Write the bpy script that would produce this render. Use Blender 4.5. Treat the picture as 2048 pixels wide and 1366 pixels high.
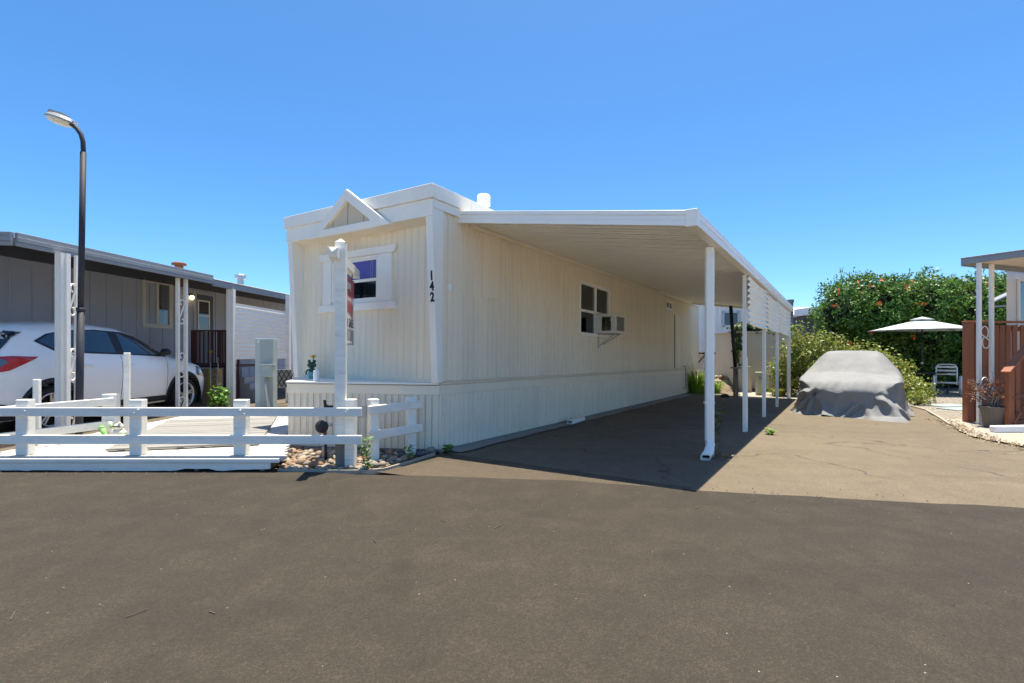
import bpy, bmesh, math, random
import numpy as np
from mathutils import Matrix, Vector, Euler

# ------------------------------------------------------------------ scene, camera, light
for o in list(bpy.data.objects):
    bpy.data.objects.remove(o)
scene = bpy.context.scene
COL = scene.collection
H = 1.25            # eye height
F = 1003.0          # focal length in photo pixels (2048 wide)
R = math.radians

cam_data = bpy.data.cameras.new("camera")
cam_data.sensor_width = 36.0
cam_data.lens = 36.0 * F / 2048.0
cam_data.shift_y = 20.0 / 2048.0
cam_data.clip_start = 0.05
cam_data.clip_end = 2000.0
cam = bpy.data.objects.new("camera", cam_data)
cam.location = (0, 0, H)
cam.rotation_euler = (R(90), 0, 0)
COL.objects.link(cam)
scene.camera = cam

SUN = Vector((0.19, 0.47, 2.65)).normalized()      # towards the sun
world = bpy.data.worlds.new("World")
scene.world = world
world.use_nodes = True
wn = world.node_tree
wn.nodes.clear()
sky = wn.nodes.new("ShaderNodeTexSky")
sky.sky_type = 'NISHITA'
sky.sun_disc = False
sky.sun_elevation = math.asin(SUN.z)
sky.sun_rotation = math.atan2(SUN.x, SUN.y)
sky.altitude = 50
sky.air_density = 0.7
sky.dust_density = 0.7
sky.ozone_density = 8.0
hsv = wn.nodes.new("ShaderNodeHueSaturation")
hsv.inputs['Saturation'].default_value = 1.16
hsv.inputs['Hue'].default_value = 0.493
bg = wn.nodes.new("ShaderNodeBackground")
bg.inputs['Strength'].default_value = 0.088
wo = wn.nodes.new("ShaderNodeOutputWorld")
wn.links.new(sky.outputs[0], hsv.inputs['Color'])
wn.links.new(hsv.outputs[0], bg.inputs['Color'])
wn.links.new(bg.outputs[0], wo.inputs['Surface'])

sun_data = bpy.data.lights.new("sun", 'SUN')
sun_data.energy = 3.5
sun_data.angle = R(0.53)
sun_data.color = (1.0, 0.91, 0.76)
sun = bpy.data.objects.new("sun", sun_data)
sun.rotation_euler = SUN.to_track_quat('Z', 'Y').to_euler()
sun.location = SUN * 40
COL.objects.link(sun)

scene.view_settings.view_transform = 'Standard'
scene.view_settings.look = 'None'
scene.view_settings.exposure = 1.5
scene.view_settings.gamma = 1.0
scene.view_settings.use_curve_mapping = False
scene.render.resolution_x = 1024
scene.render.resolution_y = 683
scene.cycles.max_bounces = 8
scene.cycles.diffuse_bounces = 5

rng = random.Random(7)
nrng = np.random.default_rng(7)

# ------------------------------------------------------------------ ground shape
UX, UY = 0.5325, 0.8464          # long axis of the main home (x, y)
KN = [-3, 0, 1, 2, 3, 4, 6, 8, 10, 12, 14]
def s_of(x, y): return x * UX + y * UY - 4.77
def _g(s): return -0.0155 * min(max((math.sqrt(s * s + .5) + s) / 2 - .02, 0), 13)
def gz(x, y):
    s = s_of(x, y)
    if s <= KN[0]: return 0.0
    if s >= KN[-1]: return _g(KN[-1])
    for a, b in zip(KN, KN[1:]):
        if s <= b:
            t = (s - a) / (b - a)
            ga = 0.0 if a == KN[0] else _g(a)
            return ga * (1 - t) + _g(b) * t
def at(px, py, Y, z=None):
    """world point at distance Y seen at photo pixel (px, py); z overrides the height"""
    return Vector(((px - 1024) / F * Y, Y, H + (703 - py) / F * Y if z is None else z))
def on_ground(px, Y, dz=0.0):
    x = (px - 1024) / F * Y
    return Vector((x, Y, gz(x, Y) + dz))

# ------------------------------------------------------------------ mesh builder
class MB:
    def __init__(self, m=None):
        self.v = []; self.f = []; self.m = m or Matrix.Identity(4)
    def add(self, vs, fs):
        b = len(self.v)
        m = self.m
        self.v += [tuple(m @ Vector(p)) for p in vs]
        self.f += [tuple(i + b for i in f) for f in fs]
        return self
    def box(self, x0, x1, y0, y1, z0, z1):
        return self.add([(x0,y0,z0),(x1,y0,z0),(x1,y1,z0),(x0,y1,z0),(x0,y0,z1),(x1,y0,z1),(x1,y1,z1),(x0,y1,z1)],
                        [(3,2,1,0),(4,5,6,7),(0,1,5,4),(1,2,6,5),(2,3,7,6),(3,0,4,7)])
    def beam(self, p0, p1, w, h, up=(0,0,1), e=0.0):
        p0, p1 = Vector(p0), Vector(p1)
        d = (p1 - p0); d.normalize()
        p0 = p0 - d * e; p1 = p1 + d * e
        u = Vector(up); s = d.cross(u)
        if s.length < 1e-4: s = d.cross(Vector((0,1,0)))
        s.normalize(); u = s.cross(d)
        q = [p + s * a * w / 2 + u * b * h / 2 for p in (p0, p1) for a, b in ((-1,-1),(1,-1),(1,1),(-1,1))]
        return self.add(q, [(3,2,1,0),(4,5,6,7),(0,1,5,4),(1,2,6,5),(2,3,7,6),(3,0,4,7)])
    def prism(self, pts, d):
        """pts: planar loop of 3D points, extruded by vector d"""
        n = len(pts); d = Vector(d)
        a = [Vector(p) for p in pts]; b = [p + d for p in a]
        return self.add(a + b, [tuple(range(n))[::-1], tuple(range(n, 2 * n))] +
                        [(i, (i + 1) % n, n + (i + 1) % n, n + i) for i in range(n)])
    def tube(self, pts, r, n=8, caps=True, closed=False):
        pts = [Vector(p) for p in pts]
        rs = r if isinstance(r, (list, tuple)) else [r] * len(pts)
        vs = []; fs = []
        ref = Vector((0, 0, 1))
        N = len(pts)
        prev = None
        for i, p in enumerate(pts):
            if closed: d = pts[(i + 1) % N] - pts[i - 1]
            else: d = pts[min(i + 1, N - 1)] - pts[max(i - 1, 0)]
            d.normalize()
            if prev is None:
                s = d.cross(ref)
                if s.length < 0.05: s = d.cross(Vector((0, 1, 0)))
            else:
                s = prev - d * prev.dot(d)
            s.normalize(); prev = s
            u = s.cross(d)
            for k in range(n):
                a = 2 * math.pi * k / n
                vs.append(p + (s * math.cos(a) + u * math.sin(a)) * rs[i])
        M = N if closed else N - 1
        for i in range(M):
            j = (i + 1) % N
            for k in range(n):
                fs.append((i*n+k, i*n+(k+1)%n, j*n+(k+1)%n, j*n+k))
        if caps and not closed:
            fs.append(tuple(range(n))[::-1]); fs.append(tuple(range((N-1)*n, N*n)))
        return self.add(vs, fs)
    def lathe(self, prof, n=16, c=(0,0,0), caps=True):
        """prof: (radius, z) list"""
        c = Vector(c); vs = []; fs = []
        for r, z in prof:
            for k in range(n):
                a = 2 * math.pi * k / n
                vs.append(c + Vector((r * math.cos(a), r * math.sin(a), z)))
        for i in range(len(prof) - 1):
            for k in range(n):
                fs.append((i*n+k, i*n+(k+1)%n, (i+1)*n+(k+1)%n, (i+1)*n+k))
        if caps: fs.append(tuple(range(n))[::-1]); fs.append(tuple(range((len(prof)-1)*n, len(prof)*n)))
        return self.add(vs, fs)
    def ball(self, c, r, nu=12, nv=8):
        r = r if isinstance(r, (list, tuple)) else (r, r, r)
        c = Vector(c); vs = [c + Vector((0, 0, -r[2]))]; fs = []
        for j in range(1, nv):
            t = math.pi * j / nv - math.pi / 2
            for i in range(nu):
                a = 2 * math.pi * i / nu
                vs.append(c + Vector((r[0]*math.cos(t)*math.cos(a), r[1]*math.cos(t)*math.sin(a), r[2]*math.sin(t))))
        vs.append(c + Vector((0, 0, r[2]))); L = len(vs) - 1
        for i in range(nu): fs.append((0, 1 + (i+1) % nu, 1 + i))
        for j in range(nv - 2):
            for i in range(nu):
                a = 1 + j*nu
                fs.append((a+i, a+(i+1)%nu, a+nu+(i+1)%nu, a+nu+i))
        a = 1 + (nv-2)*nu
        for i in range(nu): fs.append((a+i, a+(i+1)%nu, L))
        return self.add(vs, fs)
    def grid(self, fn, nu, nv, close_u=False):
        vs = [fn(i / nu, j / nv) for j in range(nv + 1) for i in range(nu + (0 if close_u else 1))]
        w = nu if close_u else nu + 1
        fs = [(j*w+i, j*w+(i+1)%w, (j+1)*w+(i+1)%w, (j+1)*w+i) for j in range(nv) for i in range(nu)]
        return self.add(vs, fs)
    def mesh(self, name, smooth=False):
        me = bpy.data.meshes.new(name)
        me.from_pydata(self.v, [], self.f)
        if smooth:
            me.polygons.foreach_set('use_smooth', [True] * len(me.polygons))
        me.update()
        return me
    def build(self, name, mat, parent=None, smooth=False, bevel=0, seg=1):
        me = self.mesh(name, smooth)
        return link(name, me, mat, parent, bevel, seg)

def link(name, me, mat, parent=None, bevel=0, seg=1):
    if mat is not None and not me.materials: me.materials.append(mat)
    o = bpy.data.objects.new(name, me)
    COL.objects.link(o)
    if parent: o.parent = parent
    if bevel:
        b = o.modifiers.new("bevel", 'BEVEL'); b.width = bevel; b.segments = seg; b.limit_method = 'ANGLE'
        b.angle_limit = R(40)
    return o
def tag(o, label, cat, group=None):
    o['label'] = label; o['category'] = cat
    if group: o['group'] = group
    return o
def thing(name, label, cat, loc=(0,0,0), rz=0.0, group=None, tilt=0.0):
    o = bpy.data.objects.new(name, None)
    o.empty_display_size = .2
    COL.objects.link(o)
    o.matrix_world = Matrix.Translation(loc) @ Matrix.Rotation(rz, 4, 'Z') @ Matrix.Rotation(tilt, 4, 'Y')
    return tag(o, label, cat, group)
def struct(o):
    o['kind'] = 'structure'; return o
def copy_tree(o, parent=None):
    c = o.copy(); COL.objects.link(c); c.parent = parent
    for ch in list(o.children): copy_tree(ch, c)
    return c
def text_mesh(txt, size, depth=0.002, align='CENTER', bold=.012):
    cu = bpy.data.curves.new("lettering", 'FONT')
    cu.body = txt; cu.size = size; cu.extrude = depth; cu.align_x = align; cu.align_y = 'CENTER'
    cu.resolution_u = 3; cu.offset = size * bold
    o = bpy.data.objects.new("lettering", cu)
    COL.objects.link(o)
    dg = bpy.context.evaluated_depsgraph_get()
    me = bpy.data.meshes.new_from_object(o.evaluated_get(dg))
    bpy.data.objects.remove(o); bpy.data.curves.remove(cu)
    me.materials.clear()
    return me

# ------------------------------------------------------------------ materials
class NT:
    def __init__(self, name):
        self.mat = bpy.data.materials.new(name); self.mat.use_nodes = True
        self.t = self.mat.node_tree; self.t.nodes.clear()
        self.out = self.n('ShaderNodeOutputMaterial')
        self.p = self.n('ShaderNodeBsdfPrincipled')
        self.l(self.p.outputs[0], self.out.inputs['Surface'])
        self.geo = self.n('ShaderNodeNewGeometry')
    def n(self, k): return self.t.nodes.new(k)
    def l(self, a, b): self.t.links.new(a, b)
    def pos(self, sc=(1,1,1), rot=(0,0,0)):
        m = self.n('ShaderNodeMapping'); m.inputs['Scale'].default_value = sc; m.inputs['Rotation'].default_value = rot
        self.l(self.geo.outputs['Position'], m.inputs['Vector']); return m.outputs[0]
    def noise(self, vec, scale, detail=4, rough=.55, dist=0):
        q = self.n('ShaderNodeTexNoise'); q.inputs['Scale'].default_value = scale
        q.inputs['Detail'].default_value = detail; q.inputs['Roughness'].default_value = rough
        q.inputs['Distortion'].default_value = dist
        if vec is not None: self.l(vec, q.inputs['Vector'])
        return q.outputs[0]
    def voro(self, vec, scale, feature='F1', rnd=1.0):
        q = self.n('ShaderNodeTexVoronoi'); q.feature = feature; q.inputs['Scale'].default_value = scale
        q.inputs['Randomness'].default_value = rnd
        self.l(vec, q.inputs['Vector']); return q
    def ramp(self, fac, a, b, ca=(0,0,0,1), cb=(1,1,1,1)):
        r = self.n('ShaderNodeValToRGB'); e = r.color_ramp.elements
        e[0].position = a; e[1].position = b; e[0].color = ca; e[1].color = cb
        self.l(fac, r.inputs[0]); return r.outputs[0]
    def mix(self, fac, a, b, mode='MIX'):
        m = self.n('ShaderNodeMix'); m.data_type = 'RGBA'; m.blend_type = mode
        for s, x in ((m.inputs[0], fac), (m.inputs[6], a), (m.inputs[7], b)):
            if isinstance(x, (int, float)): s.default_value = x
            elif isinstance(x, (tuple, list)): s.default_value = (*x[:3], 1)
            else: self.l(x, s)
        return m.outputs[2]
    def math(self, op, a, b=0.5):
        m = self.n('ShaderNodeMath'); m.operation = op
        for s, x in ((m.inputs[0], a), (m.inputs[1], b)):
            if isinstance(x, (int, float)): s.default_value = x
            else: self.l(x, s)
        return m.outputs[0]
    def bump(self, h, strength=.2, dist=.01, prev=None):
        b = self.n('ShaderNodeBump'); b.inputs['Strength'].default_value = strength; b.inputs['Distance'].default_value = dist
        self.l(h, b.inputs['Height'])
        if prev is not None: self.l(prev, b.inputs['Normal'])
        return b.outputs[0]
    def done(self, col, rough=.6, spec=.4, nrm=None, metal=0):
        i = self.p.inputs
        if isinstance(col, tuple): i['Base Color'].default_value = (*col[:3], 1)
        else: self.l(col, i['Base Color'])
        if isinstance(rough, (int, float)): i['Roughness'].default_value = rough
        else: self.l(rough, i['Roughness'])
        i['Specular IOR Level'].default_value = spec; i['Metallic'].default_value = metal
        if nrm is not None: self.l(nrm, i['Normal'])
        return self.mat

def sc3(c, k): return tuple(min(1, x * k) for x in c)
def pmat(name, col, rough=.6, var=.10, scale=1.5, bump=.08, bscale=60, spec=.35, metal=0,
         stretch=(1,1,1), dirt=0.0, dirtcol=(.16,.13,.10), dscale=6, coat=0, rnd=0.0):
    """plain painted / solid surface with wear: broad tone drift, fine grain, optional dirt blotches"""
    t = NT(name)
    v = t.pos(stretch)
    n1 = t.noise(v, scale, 5, .6)
    c = t.mix(t.ramp(n1, .3, .7), sc3(col, 1 - var), sc3(col, 1 + var * .7))
    n2 = t.noise(v, bscale, 3, .6)
    c = t.mix(t.ramp(n2, .35, .65), c, sc3(col, 1 - var * .5), 'MIX') if var > .12 else c
    if dirt > 0:
        d = t.ramp(t.noise(v, dscale, 6, .7, .6), .62 - dirt * .25, .82)
        c = t.mix(t.math('MULTIPLY', d, min(1, dirt * 1.6)), c, dirtcol)
    if rnd > 0:
        oi = t.n('ShaderNodeObjectInfo')
        k = t.ramp(oi.outputs['Random'], 0, 1, (1 - rnd,) * 3 + (1,), (1, 1, 1, 1))
        c = t.mix(1.0, c, k, 'MULTIPLY')
    nr = t.bump(n2, bump, .004) if bump else None
    m = t.done(c, rough, spec, nr, metal)
    if coat: t.p.inputs['Coat Weight'].default_value = coat; t.p.inputs['Coat Roughness'].default_value = .05
    return m

M = {}
M['white'] = pmat('white_paint', (.88,.845,.76), .5, .05, 2, .05, 50, dirt=.10, dirtcol=(.45,.42,.37), dscale=5)
M['whitewood'] = pmat('white_painted_wood', (.87,.835,.75), .65, .07, 3, .25, 90, dirt=.30, dirtcol=(.30,.28,.25), dscale=7, stretch=(.4,1.6,2.8), rnd=.07)
M['deckwhite'] = pmat('white_deck_paint', (.52,.50,.46), .7, .10, 3, .25, 90, dirt=.18, dirtcol=(.45,.43,.39), dscale=5, stretch=(.4,3,2), rnd=.08)
M['weathered'] = pmat('weathered_boards', (.30,.29,.265), .8, .15, 3, .3, 70, dirt=.2, dirtcol=(.33,.31,.28), dscale=8, stretch=(.5,3,2), rnd=.14)
M['cream'] = pmat('cream_siding', (.86,.765,.60), .55, .05, 1.2, .05, 50, dirt=.12, dirtcol=(.50,.42,.31), dscale=4, stretch=(1.6,1.6,.16), rnd=.035)
M['creamskirt'] = pmat('cream_skirting', (.86,.77,.61), .55, .06, 1.5, .05, 50, dirt=.20, dirtcol=(.40,.34,.27), dscale=5, stretch=(1,1,.35), rnd=.05)
M['alum'] = pmat('white_aluminium', (.91,.88,.81), .4, .04, 1, .03, 40, dirt=.06, dirtcol=(.5,.47,.42), dscale=3)
M['roofwhite'] = pmat('white_roof_coating', (.80,.80,.78), .7, .05, 2, .1, 40, dirt=.15, dirtcol=(.45,.42,.37))
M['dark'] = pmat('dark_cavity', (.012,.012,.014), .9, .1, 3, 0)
M['black'] = pmat('black_metal', (.02,.021,.025), .45, .2, 6, .05, 80)
M['navy'] = pmat('dark_pole_paint', (.032,.036,.05), .65, .2, 3, .08, 60, dirt=.1, dirtcol=(.12,.09,.07))
M['greywall'] = pmat('grey_siding', (.46,.49,.55), .7, .06, 1.5, .06, 50, dirt=.05, rnd=.04)
M['slate'] = pmat('slate_fascia', (.26,.275,.29), .5, .06, 1, .05, 40, dirt=.08)
M['darkslate'] = pmat('dark_slate_and_shade', (.07,.08,.10), .6, .1, 2, .04)  # porch screen colour, also the painted shade under the neighbour's awning
M['bluegrey'] = pmat('blue_grey_door', (.085,.11,.145), .5, .06, 2, .04)
M['redwood'] = pmat('red_stained_wood', (.36,.125,.058), .6, .18, 3, .2, 70, stretch=(2,2,.4), dirt=.08, dirtcol=(.10,.03,.02), rnd=.12)
M['redwooddark'] = pmat('dark_red_wood', (.13,.045,.035), .6, .15, 3, .2, 70, stretch=(2,2,.4))
M['green_box'] = pmat('grey_green_enamel', (.33,.40,.39), .45, .05, 2, .03, dirt=.06)
M['galv'] = pmat('galvanised_steel', (.50,.51,.52), .35, .12, 8, .05, 90, metal=.7)
M['steel'] = pmat('silver_alloy', (.62,.60,.57), .3, .08, 8, 0, metal=.8)
M['rubber'] = pmat('black_rubber', (.018,.018,.02), .8, .15, 8, .1, 60)
M['plasticblk'] = pmat('black_plastic', (.022,.024,.03), .55, .1, 6, .05, 90)
M['carwhite'] = pmat('white_car_paint', (.88,.87,.85), .25, .015, 1, 0, coat=.7, spec=.5)
M['pot'] = pmat('brown_clay_pot', (.16,.125,.10), .7, .12, 5, .15, 60, dirt=.15, dirtcol=(.3,.26,.2))
M['concrete'] = pmat('bounce_concrete', (.56,.51,.42), .85, .12, 2.5, .3, 90, dirt=.2, dirtcol=(.24,.2,.16), dscale=4)  # kept bright for the unseen bounce ground across the road
M['conc2'] = pmat('worn_concrete', (.36,.32,.26), .85, .14, 2.5, .3, 90, dirt=.25, dirtcol=(.22,.18,.14), dscale=4)
M['greyconc'] = pmat('grey_concrete', (.26,.255,.24), .9, .15, 3, .3, 80, dirt=.2, dirtcol=(.1,.09,.08))
M['tan'] = pmat('tan_stucco', (.52,.455,.345), .85, .05, 2, .25, 120, dirt=.05)
M['bark'] = pmat('bark', (.12,.09,.065), .9, .25, 8, .5, 40, stretch=(1,1,.3))
M['oldwood'] = pmat('bare_grey_wood', (.24,.20,.16), .85, .25, 8, .5, 60, stretch=(2,2,.3), dirt=.4, dirtcol=(.55,.54,.52), dscale=12)
M['fabric_grey'] = pmat('pale_umbrella_cloth', (.47,.53,.53), .85, .04, 3, .1, 200)
M['brass'] = pmat('brass', (.5,.36,.12), .35, .1, 5, 0, metal=.6)
M['yellow'] = pmat('yellow_plastic', (.55,.42,.05), .5, .1, 9, 0)
M['gold'] = pmat('gold_plaque', (.60,.42,.04), .5, .12, 20, 0)
M['teal'] = pmat('teal_glaze', (.12,.42,.40), .3, .08, 9, 0, spec=.5)
M['frog'] = pmat('dark_green_glaze', (.02,.085,.05), .3, .2, 20, 0, spec=.5)
M['lime'] = pmat('lime_green_paint', (.27,.55,.18), .5, .15, 15, 0)
M['ornwhite'] = pmat('cream_ornament_paint', (.68,.66,.58), .6, .1, 20, .05)
M['candle'] = pmat('white_candle', (.82,.82,.82), .4, .03, 5, 0)
M['petal'] = pmat('yellow_petal', (.75,.45,.03), .5, .2, 30, 0)
M['orange'] = pmat('orange_flower', (.85,.16,.03), .5, .3, 9, 0)
M['cardboard'] = pmat('cardboard', (.38,.27,.14), .8, .1, 6, .05)
M['red'] = pmat('red_print', (.40,.07,.07), .5, .08, 12, 0)
M['pinkprint'] = pmat('faded_red_print', (.62,.20,.19), .5, .08, 12, 0)
M['signwhite'] = pmat('sign_white', (.80,.79,.74), .45, .03, 6, 0)
M['signgrey'] = pmat('sign_grey', (.33,.34,.33), .5, .08, 9, 0)
M['ink'] = pmat('black_ink', (.012,.012,.014), .5, .1, 9, 0)
M['curtain'] = pmat('purple_blind', (.10,.075,.32), .8, .1, 3, .1, 40)
M['greyblind'] = pmat('grey_blind', (.30,.31,.29), .8, .06, 3, .1, 40)
M['lens'] = pmat('milky_lens', (.72,.70,.60), .35, .05, 9, 0)
M['taillight'] = pmat('red_tail_lamp', (.50,.01,.012), .12, .2, 20, 0, coat=1)
M['lampclear'] = pmat('smoked_clear_lamp', (.12,.16,.20), .1, .2, 20, 0, coat=1)
M['farwhite'] = pmat('white_far_siding', (.78,.79,.80), .6, .04, 2, .03, rnd=.03)
M['rope'] = pmat('pale_cord', (.6,.57,.5), .8, .1, 9, 0)
M['rust'] = pmat('rusty_cap', (.24,.10,.045), .7, .3, 12, .2)

def glass_mat(name, tint=(.03,.04,.05), rough=.03, alpha=.45):
    """thin window pane: mirror-like coat over a see-through tint"""
    t = NT(name)
    tr = t.n('ShaderNodeBsdfTransparent'); tr.inputs[0].default_value = (*[1 - alpha * (1 - c) for c in tint], 1)
    gl = t.n('ShaderNodeBsdfGlossy'); gl.inputs['Roughness'].default_value = rough
    gl.inputs[0].default_value = (.9,.95,1,1)
    fr = t.n('ShaderNodeFresnel'); fr.inputs[0].default_value = 1.45
    wob = t.bump(t.noise(t.pos(), 1.2, 2), .03, .05)
    t.l(wob, gl.inputs['Normal'])
    mx = t.n('ShaderNodeMixShader'); t.l(t.math('ADD', fr.outputs[0], .05), mx.inputs[0])
    t.l(tr.outputs[0], mx.inputs[1]); t.l(gl.outputs[0], mx.inputs[2])
    t.l(mx.outputs[0], t.out.inputs['Surface'])
    return t.mat
M['glass'] = glass_mat('window_glass', (.45,.5,.52), alpha=.5)
def carglass():
    t = NT('tinted_car_glass')
    c = t.mix(t.noise(t.pos(), 1.3, 2), (.008,.014,.022), (.02,.035,.05))
    m = t.done(c, .04, .6)
    t.p.inputs['Coat Weight'].default_value = .6
    return m
M['carglass'] = carglass()

def asphalt(name, base, light, dark, crack=0.0, sp=.42, stain=.3):
    t = NT(name)
    v = t.pos()
    big = t.noise(v, .42, 6, .62, .8)
    mid = t.noise(v, 3.2, 6, .65)
    fine = t.noise(v, 130, 2, .7)
    c = t.mix(t.ramp(big, .32, .68), dark, base)
    c = t.mix(t.math('MULTIPLY', t.ramp(mid, .45, .75), .5), c, light)
    # streaks left by tyres and water, along the road
    st = t.noise(t.pos((.16, 1.5, 1), (0, 0, R(10))), 1.6, 5, .6, .3)
    c = t.mix(t.math('MULTIPLY', t.ramp(st, .5, .72), .35), c, sc3(dark, .85))
    sn = t.ramp(t.noise(v, 1.1, 5, .6, 1.2), .58, .70)
    c = t.mix(t.math('MULTIPLY', sn, stain), c, sc3(dark, .5))
    # stone grains
    vo = t.voro(v, 95)
    g = t.ramp(vo.outputs['Distance'], .12, .45)
    rs = t.ramp(vo.outputs['Color'], .2, .9, (.62,.62,.62,1), (1.35,1.33,1.28,1))
    c = t.mix(sp, c, rs, 'MULTIPLY')
    c = t.mix(t.math('MULTIPLY', t.ramp(fine, .52, .74), .45), c, sc3(light, 1.25))
    c = t.mix(t.math('MULTIPLY', t.ramp(fine, .48, .3), .55), c, sc3(dark, .5))
    v2 = t.voro(v, 7.0)
    spot = t.math('LESS_THAN', v2.outputs['Distance'], .045)
    c = t.mix(t.math('MULTIPLY', spot, .8), c, (.02,.018,.016))
    v3 = t.voro(t.pos((1,1,1),(0,0,.7)), 9.0)
    spot2 = t.math('LESS_THAN', v3.outputs['Distance'], .035)
    c = t.mix(t.math('MULTIPLY', spot2, .6), c, (.42,.39,.33))
    hgt = t.math('ADD', t.math('MULTIPLY', g, -.6), t.math('MULTIPLY', fine, .8))
    nr = t.bump(hgt, .5, .006)
    if crack > 0:
        wv = t.n('ShaderNodeVectorMath'); wv.operation = 'ADD'
        nz = t.n('ShaderNodeTexNoise'); nz.inputs['Scale'].default_value = 1.6; nz.inputs['Detail'].default_value = 6
        t.l(v, nz.inputs['Vector'])
        sc = t.n('ShaderNodeVectorMath'); sc.operation = 'SCALE'; sc.inputs['Scale'].default_value = .75
        t.l(nz.outputs['Color'], sc.inputs[0]); t.l(v, wv.inputs[0]); t.l(sc.outputs[0], wv.inputs[1])
        ed = t.voro(wv.outputs[0], .42, 'DISTANCE_TO_EDGE')
        ck = t.ramp(ed.outputs['Distance'], .0025, .009, (1,1,1,1), (0,0,0,1))
        msk = t.ramp(t.noise(v, .8, 3), .46, .56)
        k = t.math('MULTIPLY', t.math('MULTIPLY', ck, msk), crack)
        c = t.mix(k, c, (.035,.03,.026))
    return t.done(c, .88, .25, nr)
M['road'] = asphalt('road_asphalt', (.061,.050,.036), (.095,.078,.057), (.044,.036,.0265), crack=.35)
M['pad'] = asphalt('carport_asphalt', (.20,.162,.118), (.26,.215,.16), (.145,.117,.085), crack=.7, sp=.75, stain=.6)
M['apron'] = asphalt('worn_apron_asphalt', (.118,.093,.063), (.158,.127,.088), (.088,.07,.049))
M['drive'] = asphalt('bleached_driveway', (.208,.170,.118), (.258,.213,.15), (.158,.128,.087), crack=.75, sp=.4)

def gravel(name, a, b, c3, scale):
    t = NT(name); v = t.pos()
    vo = t.voro(v, scale)
    c = t.mix(t.ramp(vo.outputs['Color'], .2, .8), a, b)
    c = t.mix(t.ramp(t.noise(v, 1.5, 5), .4, .7), c, c3)
    c = t.mix(t.ramp(vo.outputs['Distance'], .35, .7), c, sc3(a, .45))
    nr = t.bump(t.math('MULTIPLY', vo.outputs['Distance'], -1.0), .8, .03)
    return t.done(c, .9, .2, nr)
M['dirt'] = gravel('dry_ground', (.22,.17,.115), (.32,.26,.19), (.26,.20,.13), 22)
M['gravel'] = gravel('pale_gravel', (.30,.27,.22), (.47,.43,.37), (.36,.31,.25), 30)

def leafmat(name, c1, c2, c3=None, trans=.35, rough=.45):
    t = NT(name)
    at_ = t.n('ShaderNodeAttribute'); at_.attribute_name = 'tone'
    c = t.mix(at_.outputs['Fac'], c1, c2)
    if c3: c = t.mix(t.ramp(at_.outputs['Fac'], .80, .95), c, c3)
    m = t.done(c, rough, .4)
    tl = t.n('ShaderNodeBsdfTranslucent'); t.l(c, tl.inputs[0])
    mx = t.n('ShaderNodeMixShader'); mx.inputs[0].default_value = trans
    t.l(t.p.outputs[0], mx.inputs[1]); t.l(tl.outputs[0], mx.inputs[2]); t.l(mx.outputs[0], t.out.inputs['Surface'])
    return t.mat
M['leaf_hedge'] = leafmat('hedge_leaf', (.035,.095,.018), (.15,.29,.045), trans=.35)
M['leaf_rose'] = leafmat('shrub_leaf', (.11,.17,.022), (.32,.36,.065), (.42,.28,.10))
M['leaf_ivy'] = leafmat('ivy_leaf', (.035,.075,.02), (.12,.18,.05), (.30,.30,.18))
M['leaf_grass'] = leafmat('grass_blade', (.14,.28,.025), (.30,.46,.06), (.45,.42,.18))
M['leaf_weed'] = leafmat('weed_leaf', (.09,.22,.03), (.22,.40,.06))
M['leaf_red'] = leafmat('reddish_leaf', (.20,.07,.035), (.36,.17,.07), (.42,.26,.18))
M['leaf_dry'] = leafmat('dry_leaf', (.22,.15,.08), (.40,.31,.18))

def leaf_mesh(name, P, N, size, tone, aspect=1.8, mat=None, parent=None, bend=.25):
    """many small folded leaves: P centres (n,3), N facing (n,3)"""
    n = len(P)
    N = N / (np.linalg.norm(N, axis=1, keepdims=True) + 1e-9)
    a = nrng.normal(size=(n, 3)); T = np.cross(N, a); T /= (np.linalg.norm(T, axis=1, keepdims=True) + 1e-9)
    B = np.cross(N, T)
    s = np.asarray(size).reshape(-1, 1) * np.ones((n, 1))
    w = s / aspect
    tip = P + T * s; base = P - T * s
    l = P + B * w + N * w * bend; r = P - B * w + N * w * bend
    V = np.stack([base, r, tip, l], 1).reshape(-1, 3)
    me = bpy.data.meshes.new(name)
    me.vertices.add(n * 4); me.vertices.foreach_set('co', V.ravel())
    me.loops.add(n * 4); me.loops.foreach_set('vertex_index', np.arange(n * 4, dtype=np.int32))
    me.polygons.add(n); me.polygons.foreach_set('loop_start', np.arange(0, n * 4, 4, dtype=np.int32))
    me.polygons.foreach_set('loop_total', np.full(n, 4, dtype=np.int32))
    me.update(calc_edges=True)
    at_ = me.attributes.new('tone', 'FLOAT', 'FACE')
    at_.data.foreach_set('value', np.clip(tone, 0, 1).astype(np.float32))
    return link(name, me, mat, parent)

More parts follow.
